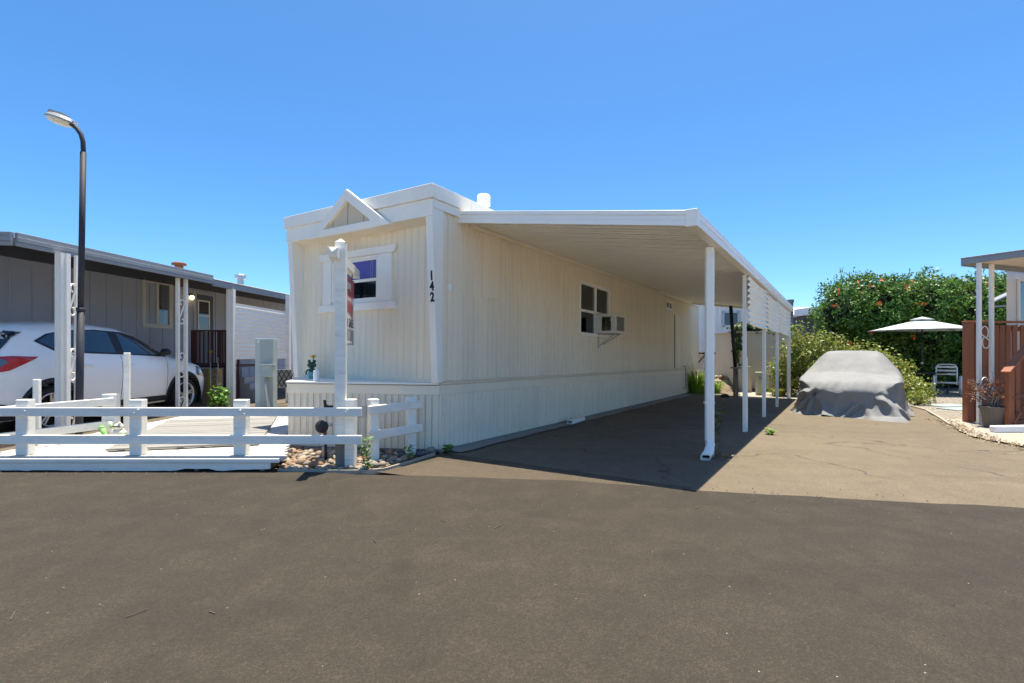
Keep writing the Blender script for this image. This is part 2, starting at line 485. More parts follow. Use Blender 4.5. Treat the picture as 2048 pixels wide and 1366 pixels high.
def sheet(name, pts, off, mat, kind='structure', parent=None):
    """flat region of ground following the fall of the land"""
    bm = bmesh.new()
    vs = [bm.verts.new((p[0], p[1], 0)) for p in pts]
    bm.faces.new(vs)
    for k in KN:
        d = 4.77 + k
        co = Vector((UX * d, UY * d, 0)) / (UX**2 + UY**2)
        bmesh.ops.bisect_plane(bm, geom=bm.verts[:] + bm.edges[:] + bm.faces[:], plane_co=co, plane_no=(UX, UY, 0))
    bmesh.ops.triangulate(bm, faces=bm.faces[:])
    for v in bm.verts: v.co.z = gz(v.co.x, v.co.y) + off
    bm.normal_update()
    for f in bm.faces:
        if f.normal.z < 0: f.normal_flip()
    me = bpy.data.meshes.new(name); bm.to_mesh(me); bm.free()
    o = link(name, me, mat, parent)
    if kind: o['kind'] = kind
    return o
def wob(pts, amp=.05, step=.25, seed=1, closed=True):
    """roughen a polygon's outline"""
    r = random.Random(seed); out = []
    n = len(pts)
    for i in range(n):
        a = Vector(pts[i]); b = Vector(pts[(i + 1) % n]); L = (b - a).length
        k = max(1, int(L / step)) if L < 40 else 1
        d = (b - a).normalized(); nn = Vector((-d.y, d.x))
        for j in range(k):
            p = a.lerp(b, j / k)
            if j: p = p + nn * r.uniform(-amp, amp)
            out.append((p.x, p.y))
    return out

# ================================================================== THE GROUND
terrain = sheet('ground', [(-400,-300),(400,-300),(400,700),(-400,700)], -.02, M['dirt'])
road = sheet('road', wob([(-60,-1.5),(60,-1.5),(60,-.9),(30,.8),(7,3.5),(4.1,4.02),(1.61,4.50),(.56,4.84),(-1.0,5.02),(-1.55,5.05),(-2.2,5.25),(-5.2,5.62),(-30,9.5),(-60,14)], .018, .3, 3), .012, M['road'])
sheet('unseen_bounce_ground', [(-60,-16),(60,-16),(60,-1.4),(-60,-1.4)], .008, M['concrete'])  # unseen pale ground behind the camera, added to bounce light onto shaded walls
HC = Vector((-.910, 6.207, 0))                 # near corner of the main home
u3 = Vector((UX, UY, 0)); v3 = Vector((-UY, UX, 0))
W0 = HC + u3 * .377 - v3 * .02                 # carport: where its front edge meets the wall
CN = Vector((1.796, 4.95, 0))                  # carport: outer front corner
uc = Vector((.5446, .8387, 0))
nout = Vector((.8387, -.5446, 0))
po = CN + nout * .04
A = po + uc * 14.6
pad = sheet('carport_pad', wob([(-1.0,5.0),(.56,4.82),(po.x-.35,po.y-.60),(A.x,A.y),(HC.x+u3.x*15.2,HC.y+u3.y*15.2),(HC.x+.02,HC.y-.2)], .012, .3, 5), .008, M['pad'])
apron = sheet('driveway_apron', wob([(-1.45,5.2),(-1.0,5.0),(.56,4.81),(1.59,4.47),(1.64,4.60),(.3,5.44),(-.55,5.97),(-.86,6.16)], .02, .3, 9), .0105, M['apron'])
drive = sheet('driveway', wob([(1.2,4.2),(4.4,3.7),(7.2,4.4),(6.85,7.4),(7.4,8.3),(8.1,9.3),(9.9,12.0),(11.3,15.5),(11.0,17.2),(A.x-2.5,A.y+1.2),(A.x-2.5,A.y-.6)], .025, .3, 11), .004, M['drive'])
conc = sheet('concrete_pad', wob([(6.95,6.0),(9.5,5.0),(14,6),(14,11),(9.6,10.4),(8.6,10.1),(8.0,9.05),(7.35,8.1)], .05, .2, 13), .006, M['conc2'])
grav = sheet('gravel_yard', wob([(8.15,9.25),(8.75,10.05),(14,11),(24,14),(24,22),(12,21),(11.4,15.5),(9.95,12.0)], .04, .4, 15), .002, M['gravel'])
lot = sheet('neighbour_drive', wob([(-5.7,5.5),(-5.7,9.0),(-4.0,10.5),(-3.2,20),(-12,22),(-14,6.6)], .02, .5, 17), .004, M['pad'])
bed = sheet('stone_bed_soil', wob([(-2.45,5.28),(-1.55,5.12),(-.94,6.1),(-.95,6.25),(-2.9,6.45),(-3.0,6.3)], .01, .3, 19), .014, M['dirt'])

# ================================================================== MAIN MOBILE HOME
HL, HW = 14.7, 2.76
home = thing('mobile_home', 'long cream mobile home with white trim, gable ornament and number 142', 'mobile home',
             HC, math.atan2(UY, UX), None, math.atan(.015))
HM = home.matrix_world.copy()
HI = HM.inverted()

_plank = {}
def plank_mesh(w, L, t=.014, nm='plank', mat=None):
    k = (round(w, 3), round(L, 3), mat.name)
    if k not in _plank:
        mb = MB()
        prof = [(0,0),(w,0),(w,-t*.45),(w-.006,-t),(.022,-t),(.018,-t-.006),(.007,-t-.006),(0,-t*.45)]
        mb.prism([(a, b, 0) for a, b in prof], (0, 0, L))
        me = mb.mesh(nm); me.materials.append(mat); _plank[k] = me
    return _plank[k]
def planks(parent, M0, length, w, z0, z1, mat, holes=(), gap=.006, nm='plank', seed=0, jit=0.0, t=.014):
    """upright boards along local +x of M0, facing local -y; holes are (x0,x1,z0,z1)"""
    r = random.Random(seed)
    n = max(1, round(length / w)); w = length / n
    for i in range(n):
        a = i * w; b = a + w
        iv = [(z0, z1)]
        for hx0, hx1, hz0, hz1 in holes:
            if b - .01 > hx0 and a + .01 < hx1:
                nv = []
                for q0, q1 in iv:
                    if hz0 > q0: nv.append((q0, min(q1, hz0)))
                    if hz1 < q1: nv.append((max(q0, hz1), q1))
                iv = nv
        for q0, q1 in iv:
            if q1 - q0 < .03: continue
            o = bpy.data.objects.new(nm, plank_mesh(w - gap, q1 - q0, t, nm, mat))
            COL.objects.link(o); o.parent = parent
            o.matrix_local = M0 @ Matrix.Translation((a + gap / 2, r.uniform(-jit, jit), q0))

# side wall (faces the carport): local x along the home, outward -y
SW = (4.10, 5.62, 1.66, 2.66)      # side window opening x0 x1 z0 z1
SM = (10.25, 10.9, 2.70, 2.90)     # little high window
DR = (11.25, 11.95, .90, 2.58)     # side door
def wallbox(mb, x0, x1, y0, y1, z0, z1, holes):
    """solid wall in the xz plane with rectangular openings"""
    xs = sorted({x0, x1, *[h[0] for h in holes], *[h[1] for h in holes]})
    zs = sorted({z0, z1, *[h[2] for h in holes], *[h[3] for h in holes]})
    for a, b in zip(xs, xs[1:]):
        for c, d in zip(zs, zs[1:]):
            mx, mz = (a + b) / 2, (c + d) / 2
            if any(h[0] < mx < h[1] and h[2] < mz < h[3] for h in holes): continue
            mb.box(a, b, y0, y1, c, d)
    return mb
sidewall = wallbox(MB(), .0, HL, .002, .08, .10, 3.10, [SW, SM]).build('side_wall', M['cream'], home)
planks(sidewall, Matrix.Identity(4), HL, .113, .89, 3.04, M['cream'], [SW, SM, DR], seed=1, jit=.001, gap=.010, t=.020)
rearwall = MB().box(HL-.08, HL, .09, HW, .10, 3.10).build('rear_wall', M['cream'], home)
leftwall = MB().box(.09, HL-.09, HW-.08, HW, .10, 3.10).build('far_side_wall', M['cream'], home)
# front wall, outward -x
FWn = (1.06, 2.02, 1.93, 2.56)     # front window opening: y0 y1 z0 z1
fm = Matrix.Rotation(-math.pi/2, 4, 'Z')
FM0 = Matrix.Translation((0, HW, 0)) @ fm            # runs from the far corner to the near one
fh = (HW - FWn[1], HW - FWn[0], FWn[2], FWn[3])
mb = MB(FM0); wallbox(mb, .0, HW-.09, .002, .08, .10, 3.10, [fh])
frontwall = mb.build('front_wall', M['cream'], home)
planks(frontwall, FM0, HW, .118, .885, 2.88, M['cream'], [fh], seed=2, jit=.0012)
# room seen through the panes
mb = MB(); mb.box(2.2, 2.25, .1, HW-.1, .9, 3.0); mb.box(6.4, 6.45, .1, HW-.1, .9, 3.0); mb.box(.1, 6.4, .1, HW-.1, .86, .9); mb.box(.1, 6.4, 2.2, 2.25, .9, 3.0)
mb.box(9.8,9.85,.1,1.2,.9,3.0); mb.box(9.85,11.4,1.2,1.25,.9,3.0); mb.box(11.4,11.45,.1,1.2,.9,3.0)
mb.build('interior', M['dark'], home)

# base trim at the front wall
MB().box(-.035, -.002, .02, HW-.02, .86, .90).build('base_trim', M['cream'], home, bevel=.003)
# skirting under the long side, belt board and drip rails
sk = MB().box(.02, HL, .012, .05, .0, .72).build('skirting', M['creamskirt'], home)
planks(sk, Matrix.Translation((.0, 0, 0)), HL, .098, .035, .715, M['creamskirt'], [], seed=3, nm='skirting_panel', jit=.002)
MB().box(.0, HL+.005, -.024, .0, .712, .832).build('belt_board', M['cream'], home, bevel=.003)
MB().box(.0, HL+.005, -.040, .0, .845, .861).build('drip_rail', M['cream'], home, bevel=.003)
MB().box(.0, HL+.005, -.034, .0, .874, .888).build('drip_rail', M['cream'], home, bevel=.003)
MB().box(-.005, HL, -.028, -.003, .0, .032).build('ground_rail', M['greyconc'], home)

# wedge shelf across the front with its own skirting, square to the street
SLw = Vector((-2.86, 6.40, 0))
SLl = HI @ SLw; SLl.z = 0
ang = math.atan2((0 - SLl.y), (0 - SLl.x))
SKM = Matrix.Translation(SLl) @ Matrix.Rotation(ang, 4, 'Z')
SKL = SLl.length
fs = MB(SKM).box(.0, SKL-.03, .012, .05, .0, .72).build('front_skirting', M['creamskirt'], home)
planks(fs, SKM, SKL, .085, .04, .712, M['creamskirt'], [], seed=4, nm='skirting_panel', gap=.004, jit=.002, t=.014)
mb = MB(SKM); mb.box(-.01, SKL+.012, -.03, .0, .712, .828); mb.build('front_belt_board', M['cream'], home, bevel=.003)
mb = MB(SKM); mb.box(0, SKL-.02, -.024, .01, .0, .035); mb.build('ground_rail', M['greyconc'], home)
sl = [SLl, Vector((0,0,0)), Vector((.0, HW, 0))]
mb = MB(); q = SKM @ Vector((-.015,-.05,0)); q2 = SKM @ Vector((SKL+.01,-.04,0))
mb.prism([(q.x,q.y,.836),(q2.x,q2.y,.836),(-.001,.0,.836),(-.001,HW,.836)], (0,0,.024))
mb.build('shelf', M['white'], home, bevel=.004)
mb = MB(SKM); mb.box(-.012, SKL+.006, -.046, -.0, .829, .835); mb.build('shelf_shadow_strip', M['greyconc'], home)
# skirting on the far end of the wedge
e2 = Vector((0, HW, 0)) - SLl
EM = Matrix.Translation(Vector((0, HW, 0))) @ Matrix.Rotation(math.atan2(-e2.y, -e2.x), 4, 'Z')
mb = MB(EM); mb.box(0, e2.length-.02, .002, .04, 0, .82); mb.build('end_skirting', M['creamskirt'], home)
# vent grille low in the front skirting
vx = SKL - 1.03
mb = MB(SKM); mb.box(vx, vx+.12, -.028, -.016, .42, .56)
vg = mb.build('vent_grille', M['galv'], home)
for k in range(6):
    MB(SKM).box(vx+.008, vx+.112, -.036, -.0285, .432+k*.021, .442+k*.021).build('slat', M['galv'], vg)
# roof
mb = MB()
NR = 10
def rz_(y): return 3.14 + .10 * (1 - ((y - HW/2) / (HW/2 + .06))**2)
ys = [-.045 + (HW + .09) * i / NR for i in range(NR + 1)]
mb.add([(x, y, rz_(y)) for x in (-.22, HL+.04) for y in ys] + [(x, y, 3.105) for x in (-.22, HL+.04) for y in (ys[0], ys[-1])],
       [(i, i+1, NR+2+i, NR+1+i) for i in range(NR)] + [tuple(range(NR, -1, -1)) + (2*NR+2, 2*NR+3),
        tuple(range(NR+1, 2*NR+2)) + (2*NR+5, 2*NR+4), (2*NR+2, 2*NR+4, 2*NR+5, 2*NR+3)])
roof = mb.build('roof', M['roofwhite'], home)
# fascias: front, and the long side in lengths
MB().box(-.262, -.222, -.085, HW+.085, 3.092, 3.262).build('front_fascia', M['white'], home, bevel=.004)
x = -.222; segs = [.74, 3.0, 3.0, 3.0, 3.0, 2.3]
for k, L in enumerate(segs):
    MB().box(x+.003, x+L-.003, -.085, -.046, 3.092, 3.262).build('side_fascia', M['white'] if k == 0 else M['roofwhite'], home, bevel=.003)
    x += L
MB().box(-.22, HL, HW+.046, HW+.085, 3.092, 3.262).build('far_fascia', M['white'], home)
# header boards below the fascia, sloping soffit back to the wall
MB().box(-.232, -.205, -.062, HW+.062, 2.885, 3.09).build('front_header', M['white'], home, bevel=.003)
MB().box(-.203, .40, -.062, -.03, 2.985, 3.09).build('side_header', M['white'], home, bevel=.003)
mb = MB(); mb.prism([(-.204,.03,2.89),(-.016,.03,2.845),(-.016,.03,2.86),(-.204,.03,2.905)], (0, HW-.06, 0))
mb.build('soffit', M['cream'], home)
# fins: tapered boards at both front corners
def fin(y0, y1, top, bot, nm):
    mb = MB()
    xb, xt = -.085, -.232
    mb.add([(xb,y0,bot),(0,y0,bot),(0,y1,bot),(xb,y1,bot),(xt,y0,top),(0,y0,top),(0,y1,top),(xt,y1,top)],
           [(3,2,1,0),(4,5,6,7),(0,1,5,4),(1,2,6,5),(2,3,7,6),(3,0,4,7)])
    return mb.build(nm, M['white'], home, bevel=.004)
f1 = fin(-.05, .055, 3.085, .862, 'corner_fin')
f2 = fin(HW-.055, HW+.05, 3.085, .862, 'corner_fin')
# house number on the near fin
for k, ch in enumerate("142"):
    me = text_mesh(ch, .155, .003, bold=.035)
    o = link('house_number', me, M['ink'], f1)
    zc = 2.165 - k * .13
    xf = -.085 - .147 * (zc - .862) / (3.085 - .862) - .004
    lean = math.atan(.147 / 2.223)
    o.matrix_local = Matrix.Translation((xf, -.012, zc)) @ Matrix.Rotation(-math.pi/2, 4, 'Z') @ Matrix.Rotation(math.pi/2 + lean, 4, 'X') @ Matrix.Scale(.82, 4, (1,0,0))
# gable ornament
gx0, gx1 = -.305, -.264
gc, gh, gb, gz0, gap_ = 1.385, .80, .125, 2.865, 3.425
Lp = (gc + gh, gz0); Rp = (gc - gh, gz0); Ap = (gc, gap_)
sl_ = math.hypot(gh, gap_ - gz0); dy, dz = gh / sl_, (gap_ - gz0) / sl_
def gpt(y, z, x=gx0): return (x, y, z)
mb = MB(); mb.prism([gpt(gc+gh-.17, gz0+.005, -.268), gpt(gc-gh+.17, gz0+.005, -.268), gpt(gc, gap_-.13, -.268)], (.03,0,0))
gp = mb.build('gable_panel', pmat('beige_gable_paint', (.66,.55,.39), .6, .05, 2, .05), home)
for yy in (gc+.32, gc+.015, gc-.30):
    hgt = (gap_ - .135) - abs(yy - gc) * (gap_ - gz0) / gh
    MB().box(-.2725, -.2685, yy-.004, yy+.004, gz0+.08, hgt-.02).build('batten_joint', M['greyconc'], gp)
for s in (1, -1):
    # rafter band: outer edge runs foot -> apex, inner edge parallel below, foot cut level (left) or square (right)
    d = Vector((0, -s*gh, gap_ - gz0)).normalized(); n = Vector((0, -s*d.z, -abs(d.y)))
    zf_ = gz0 - .02
    A_ = Vector((0, gc + s*gh, gz0)); top = Vector((0, gc, gap_)); inn = Vector((0, gc, gap_ - gb/abs(d.y)))
    if s > 0:
        a_ = A_ + d * ((zf_ - A_.z) / d.z); ai = inn + d * ((zf_ - inn.z) / d.z)
    else:
        a_ = A_ + d * ((zf_ - A_.z) / d.z); ai = inn + d * ((zf_ - inn.z) / d.z)
    off = Vector((-.316 if s > 0 else -.322, 0, 0))
    mb = MB(); mb.prism([off + a_, off + top, off + inn, off + ai], (.052,0,0))
    mb.build('gable_rafter', M['white'], home, bevel=.004)
MB().box(-.310, -.262, gc-gh+.13, gc+gh-.12, gz0-.02, gz0+.075).build('gable_tie', M['white'], home, bevel=.004)

t = NT('purple_tint_and_sky'); M['film_with_sky'] = t.done(t.mix(t.noise(t.pos(), 5, 4), (.075,.05,.26), (.12,.09,.38)), .12, .5)  # pane tint, with the reflected sky also put into the base colour
# front window: trim boards, sashes, panes, blind
def flared(y0, y1, z0, z1, fl, top):
    """board with angled ends"""
    a, b = (fl, 0) if not top else (0, fl)
    return [(-.052, y0 + a - (fl if top else 0), z0), (-.052, y1 - a + (fl if top else 0), z0), (-.052, y1 - b + (fl if top else 0), z1), (-.052, y0 + b - (fl if top else 0), z1)]
fw = MB(); fw.box(-.03, .03, FWn[0]-.004, FWn[0]+.035, FWn[2], FWn[3]); fw.box(-.03, .03, FWn[1]-.035, FWn[1]+.004, FWn[2], FWn[3])
fw.box(-.03, .03, FWn[0], FWn[1], FWn[3]-.035, FWn[3]+.004); fw.box(-.03, .03, FWn[0], FWn[1], FWn[2]-.004, FWn[2]+.035)
fw.box(-.028, .03, 1.80, 1.84, FWn[2], FWn[3])
win = fw.build('front_window', M['white'], home)
MB().box(-.05, -.015, .80, 1.06, 1.92, 2.565).build('side_casing', M['white'], win, bevel=.004)
MB().box(-.05, -.015, 2.02, 2.20, 1.92, 2.565).build('side_casing', M['white'], win, bevel=.004)
mb = MB(); mb.prism([(-.062,.745,2.567),(-.062,2.255,2.567),(-.062,2.285,2.665),(-.062,.715,2.665)], (.045,0,0)); mb.build('head_casing', M['white'], win, bevel=.004)
mb = MB(); mb.prism([(-.066,.70,1.815),(-.066,2.30,1.815),(-.066,2.265,1.918),(-.066,.735,1.918)], (.05,0,0)); mb.build('sill_casing', M['white'], win, bevel=.004)
for y0, y1 in ((1.095, 1.80), (1.84, 1.985)):
    s1 = MB(); zm = 2.235
    s1.box(-.018, .012, y0, y0+.022, FWn[2]+.035, FWn[3]-.035); s1.box(-.018, .012, y1-.022, y1, FWn[2]+.035, FWn[3]-.035)
    s1.box(-.02, .012, y0+.022, y1-.022, zm-.02, zm+.02); s1.box(-.018, .012, y0+.022, y1-.022, FWn[2]+.035, FWn[2]+.06); s1.box(-.018, .012, y0+.022, y1-.022, FWn[3]-.055, FWn[3]-.035)
    so = s1.build('sash', M['white'], win)
    MB().box(-.004, .0, y0+.022, y1-.022, zm+.02, FWn[3]-.055).build('tinted_pane', M['film_with_sky'], win)
    MB().box(-.006, -.002, y0+.022, y1-.022, FWn[2]+.06, zm-.02).build('pane', M['glass'], win)
mb = MB()
mb.grid(lambda a, b: (.05 + .012*math.sin(a*44), 1.08 + a*.84, 2.25 + b*.32), 60, 1)
mb.build('blind', M['curtain'], win, smooth=True)
for yy in (1.20, 1.66, 1.235): MB().box(-.0065, -.0042, yy-.004, yy+.004, 2.26, 2.50).build('blind_cord', M['greyblind'], win)

# side window: frame, two by two panes, blind
a0, a1, b0, b1 = SW
mb = MB()
mb.box(a0-.03, a0+.03, -.04, .04, b0-.03, b1+.03); mb.box(a1-.03, a1+.03, -.04, .04, b0-.03, b1+.03)
mb.box(a0, a1, -.04, .04, b1-.03, b1+.03); mb.box(a0, a1, -.04, .04, b0-.03, b0+.03)
xm, zm = (a0+a1)/2+.02, b0+.46
mb.box(xm-.03, xm+.03, -.035, .03, b0, b1); mb.box(a0, a1, -.036, .03, zm-.025, zm+.025)
sw = mb.build('side_window', M['alum'], home, bevel=.003)
for (x0, x1, z0, z1) in ((a0+.03, xm-.03, zm+.025, b1-.03), (xm+.03, a1-.03, zm+.025, b1-.03), (a0+.03, xm-.03, b0+.03, zm-.025), (xm+.03, a1-.03, b0+.03, zm-.025)):
    MB().box(x0, x1, -.002, .004, z0, z1).build('pane', M['glass'], sw)
MB().box(xm+.05, a1-.07, .05, .055, zm+.03, b1-.10).build('grey_blind', M['greyblind'], sw)
MB().box(a0+.03, xm-.03, .07, .075, zm+.03, b1-.03).build('dark_curtain', pmat('brown_grey_curtain', (.10,.09,.085), .9, .1, 3, .1, 40), sw)
# little high window
a0, a1, b0, b1 = SM
mb = MB()
mb.box(a0-.03, a0+.02, -.03, .04, b0-.03, b1+.03); mb.box(a1-.02, a1+.03, -.03, .04, b0-.03, b1+.03); mb.box(a0, a1, -.03, .04, b1-.02, b1+.03); mb.box(a0, a1, -.03, .04, b0-.03, b0+.02); mb.box((a0+a1)/2-.015, (a0+a1)/2+.015, -.028, .03, b0, b1)
sm = mb.build('small_window', M['alum'], home)
MB().box(a0+.02, (a0+a1)/2-.015, 0, .005, b0+.02, b1-.02).build('pane', M['glass'], sm)
MB().box((a0+a1)/2+.015, a1-.02, 0, .005, b0+.02, b1-.02).build('pane', M['glass'], sm)
MB().box((a0+a1)/2+.02, a1-.02, .03, .035, b0+.02, b1-.02).build('blind', M['signwhite'], sm)
# side door: flush, with a dark hinge gap
a0, a1, b0, b1 = DR
door = MB().box(a0+.03, a1, -.03, -.001, b0, b1-.02).build('side_door', M['cream'], home, bevel=.003)
MB().box(a0+.005, a0+.027, -.012, -.001, b0, b1).build('door_gap', M['dark'], door)
MB().box(a0, a1+.02, -.026, -.001, b1-.018, b1+.012).build('door_head', M['cream'], door)
# patched siding panel high on the wall
MB().box(.86, 1.27, -.030, -.0265, 2.02, 3.0).build('siding_patch', M['cream'], home)
# small oval doorbell lamp
mb = MB(); mb.ball((.16, -.02, 2.06), (.034, .03, .062), 14, 10); mb.build('oval_wall_lamp', M['alum'], home, smooth=True)
# drain pipe at the far end
mb = MB(); mb.tube([(12.3,-.02,.95),(12.3,-.09,.95),(12.36,-.10,.90),(12.36,-.10,.25),(12.36,-.03,.2)], .022, 8); mb.build('drain_pipe', M['galv'], home, smooth=True)
# roof vents
mb = MB(); mb.lathe([(.07,3.1),(.07,3.63),(.085,3.64),(.085,3.63)], 18, (1.78,.62,0))
vent = mb.build('vent_stack', M['roofwhite'], home, smooth=False)
mb = MB(); mb.lathe([(.09,3.625),(.108,3.63),(.108,3.665),(.104,3.67),(.108,3.675),(.108,3.715),(.104,3.72),(.108,3.725),(.108,3.78),(.095,3.80),(.02,3.805)], 20, (1.78,.62,0))
mb.build('vent_cap', M['alum'], vent)
mb = MB(); mb.lathe([(.05,3.1),(.05,3.33),(.11,3.335),(.12,3.355),(.03,3.39)], 14, (.75,.95,0)); mb.build('low_vent', M['galv'], home)

# ------------------------------------------------------------------ window air conditioner
ac = thing('air_conditioner', 'boxy white air conditioner sticking out of the side window', 'air conditioner',
           HM @ Vector((5.13, -.05, 1.70)), math.atan2(UY, UX))
def acb(): return MB(Matrix.Translation((0,0,0)))
mb = acb()
W_, D_, Hh = .60, .42, .385
x0, x1 = -.28, .30
mb.box(x0, x1, -D_, .02, 0, .012); mb.box(x0, x1, -D_, .02, Hh-.012, Hh)
mb.box(x0, x0+.012, -D_, -D_+.10, .012, Hh-.012); mb.box(x0, x0+.012, -D_+.30, .02, .012, Hh-.012); mb.box(x0, x0+.012, -D_+.10, -D_+.30, Hh-.05, Hh-.012); mb.box(x0, x0+.012, -D_+.10, -D_+.30, .012, .05)
mb.box(x1-.012, x1, -D_, .02, .012, Hh-.012)
mb.box(x0+.012, x0+.06, -D_, -D_+.012, .012, Hh-.012); mb.box(x1-.06, x1-.012, -D_, -D_+.012, .012, Hh-.012); mb.box(x0+.06, x1-.06, -D_, -D_+.012, Hh-.05, Hh-.012); mb.box(x0+.06, x1-.06, -D_, -D_+.012, .012, .05)
mb.build('case', pmat('aged_white_enamel', (.66,.63,.57), .5, .06, 5, .03, dirt=.15, dirtcol=(.35,.28,.2)), ac)
coil = MB().box(x0+.05, x1-.05, -D_+.03, -D_+.06, .02, Hh-.02).build('coil', pmat('dusty_coil', (.10,.105,.10), .7, .2, 30, .3, 120), ac)
for k in range(13):
    MB().box(x0+.05, x1-.05, -D_+.016, -D_+.024, .06+k*.0225, .068+k*.0225).build('grille_bar', M['galv'], ac)
mb = MB(); mb.lathe([(.02,-.05),(.09,-.05),(.1,0),(.09,.05),(.02,.05)], 14, (-.1,-.2,.2)); mb.build('fan_motor', pmat('dusty_motor', (.11,.08,.06), .7, .3, 12, .2), ac)
mb = MB(); mb.beam((-.12,-.36,-.012),(-.12,.03,-.012), .03, .02); mb.beam((-.12,.025,-.30),(-.12,.025,0), .03, .03); mb.beam((-.12,-.34,-.015),(-.12,.02,-.27), .022, .022)
mb.build('support_bracket', M['galv'], ac)
mb = MB(); mb.beam((.16,-.36,-.012),(.16,.03,-.012), .03, .02); mb.beam((.16,-.34,-.015),(.16,.02,-.22), .022, .022); mb.build('support_bracket', M['galv'], ac)

# ================================================================== CARPORT
P1 = Vector((2.36, 5.97, 0)); P1.z = gz(P1.x, P1.y)
carport = thing('carport', 'white aluminium carport awning fixed to the cream mobile home', 'carport', P1)
CI = carport.matrix_world.inverted()
def cmb(): return MB(CI)
LI, LO = 13.05, 12.75
ZI, ZO = 2.935, 2.505
def rp(t, w, dz=0.0):
    """point on the roof pan underside: t 0..1 along, w 0..1 from wall to gutter"""
    a = W0 + u3 * LI * t; b = CN + uc * LO * t
    p = a.lerp(b, w); p.z = ZI + (ZO - ZI) * w + dz
    return p
NP = 42
prof = [(0,.015),(.02,0),(.14,0),(.155,.06),(.28,.06),(.295,0),(.64,0),(.655,.06),(.78,.06),(.795,0),(.97,0),(.999,.015)]
for i in range(NP):
    mb = cmb()
    vs = []
    for (q, dz) in prof:
        t = (i + q) / NP
        for w, e in ((.004, 0), (.985, 0), (.985, .008), (.004, .008)):
            vs.append(rp(t, w, dz + .03 + e))
    fs_ = []
    n = len(prof)
    for k in range(n - 1):
        for c in range(4):
            fs_.append((k*4+c, k*4+(c+1)%4, (k+1)*4+(c+1)%4, (k+1)*4+c))
    fs_.append((0,3,2,1)); fs_.append(((n-1)*4, (n-1)*4+1, (n-1)*4+2, (n-1)*4+3))
    mb.add(vs, fs_).build('roof_pan', M['alum'], carport)
# wall trim under the pans
mb = cmb(); mb.beam(rp(.02,.008,-.012), rp(1.0,.008,-.012), .028, .05); mb.build('wall_rail', M['cream'], carport)
# front fascia in three rolled steps
a = rp(0, 0, 0); b = rp(0, 1, 0)
fdir = (b - a).normalized(); fn_ = Vector((-UX, -UY, 0))
ff = None
for k, (z0, z1, d) in enumerate(((-.02,.035,.030),(.037,.085,.024),(.087,.135,.030))):
    mb = cmb()
    A0 = a + fn_ * (.0) ; B0 = b + Vector((0,0,0)) - fdir*.06
    mb.prism([A0+Vector((0,0,z0)), B0+Vector((0,0,z0)), B0+Vector((0,0,z1)), A0+Vector((0,0,z1))], fn_*d)
    o = mb.build('front_fascia', M['alum'], carport, bevel=.003)
# corner cap and gutter along the outer edge
g0 = CN + Vector((0,0,ZO)); gw = .105
def gut(t0, t1, nm, zb=-.012, zt=.142, w0=-.07, w1=.035):
    mb = cmb()
    A0 = CN + uc*t0 + nout*w0 + Vector((0,0,ZO+zb)); B0 = CN + uc*t1 + nout*w0 + Vector((0,0,ZO+zb))
    mb.prism([A0, A0+nout*(w1-w0), A0+nout*(w1-w0)+Vector((0,0,zt-zb)), A0+Vector((0,0,zt-zb))], B0-A0)
    return mb.build(nm, M['alum'], carport, bevel=.003)
gut(-.035, .075, 'corner_cap', -.022, .148, -.075, .04)
gut(.078, LO, 'gutter')
gut(.08, LO, 'gutter_lip', .06, .068, .0365, .042)
mb = cmb(); a1_ = rp(1,.004,-.03); b1_ = rp(1,.97,-.03)
mb.prism([a1_, b1_, b1_+Vector((0,0,.15)), a1_+Vector((0,0,.15))], u3*.04); mb.build('rear_fascia', M['cream'], carport)
# posts
ptl = [0.0, 2.62, 5.2, 7.85, 11.2]
PB = []
for t in ptl:
    p = P1 + uc * t; p.z = gz(p.x, p.y); PB.append(p)
def channel(p, z1, w=.075, d=.05, off=(0,0), lean=0.0):
    """roll-formed post with a recessed face"""
    mb = MB(Matrix.Translation((0,0,0)))
    mm = CI @ Matrix.Translation((p.x, p.y, p.z)) @ Matrix.Rotation(math.atan2(uc.y, uc.x), 4, 'Z') @ Matrix.Translation((off[0], off[1], 0)) @ Matrix.Rotation(lean, 4, 'Y')
    mb.m = mm
    h = z1 - p.z
    pr = [(-w/2,-d/2),(-w*.22,-d/2),(-w*.18,-d/2+.012),(w*.18,-d/2+.012),(w*.22,-d/2),(w/2,-d/2),(w/2,d/2),(w*.22,d/2),(w*.18,d/2-.012),(-w*.18,d/2-.012),(-w*.22,d/2),(-w/2,d/2)]
    mb.prism([(x, y, 0) for x, y in pr], (0,0,h))
    return mb
zb = ZO - .012
channel(PB[0], zb, .085, .055, (.06, 0)).build('post', M['alum'], carport)
channel(PB[1], zb, .075, .05).build('post', M['alum'], carport)
channel(PB[1], 1.15, .05, .02, (.05, -.03), -.03).build('loose_post_strip', M['alum'], carport)
channel(PB[2], zb, .10, .06).build('post', M['alum'], carport)
channel(PB[3], zb, .10, .06).build('post', M['alum'], carport)
channel(PB[4], zb, .06, .05, (-.1, 0)).build('post', M['alum'], carport)
channel(PB[4], zb, .06, .05, (.12, -.03)).build('post', M['alum'], carport)
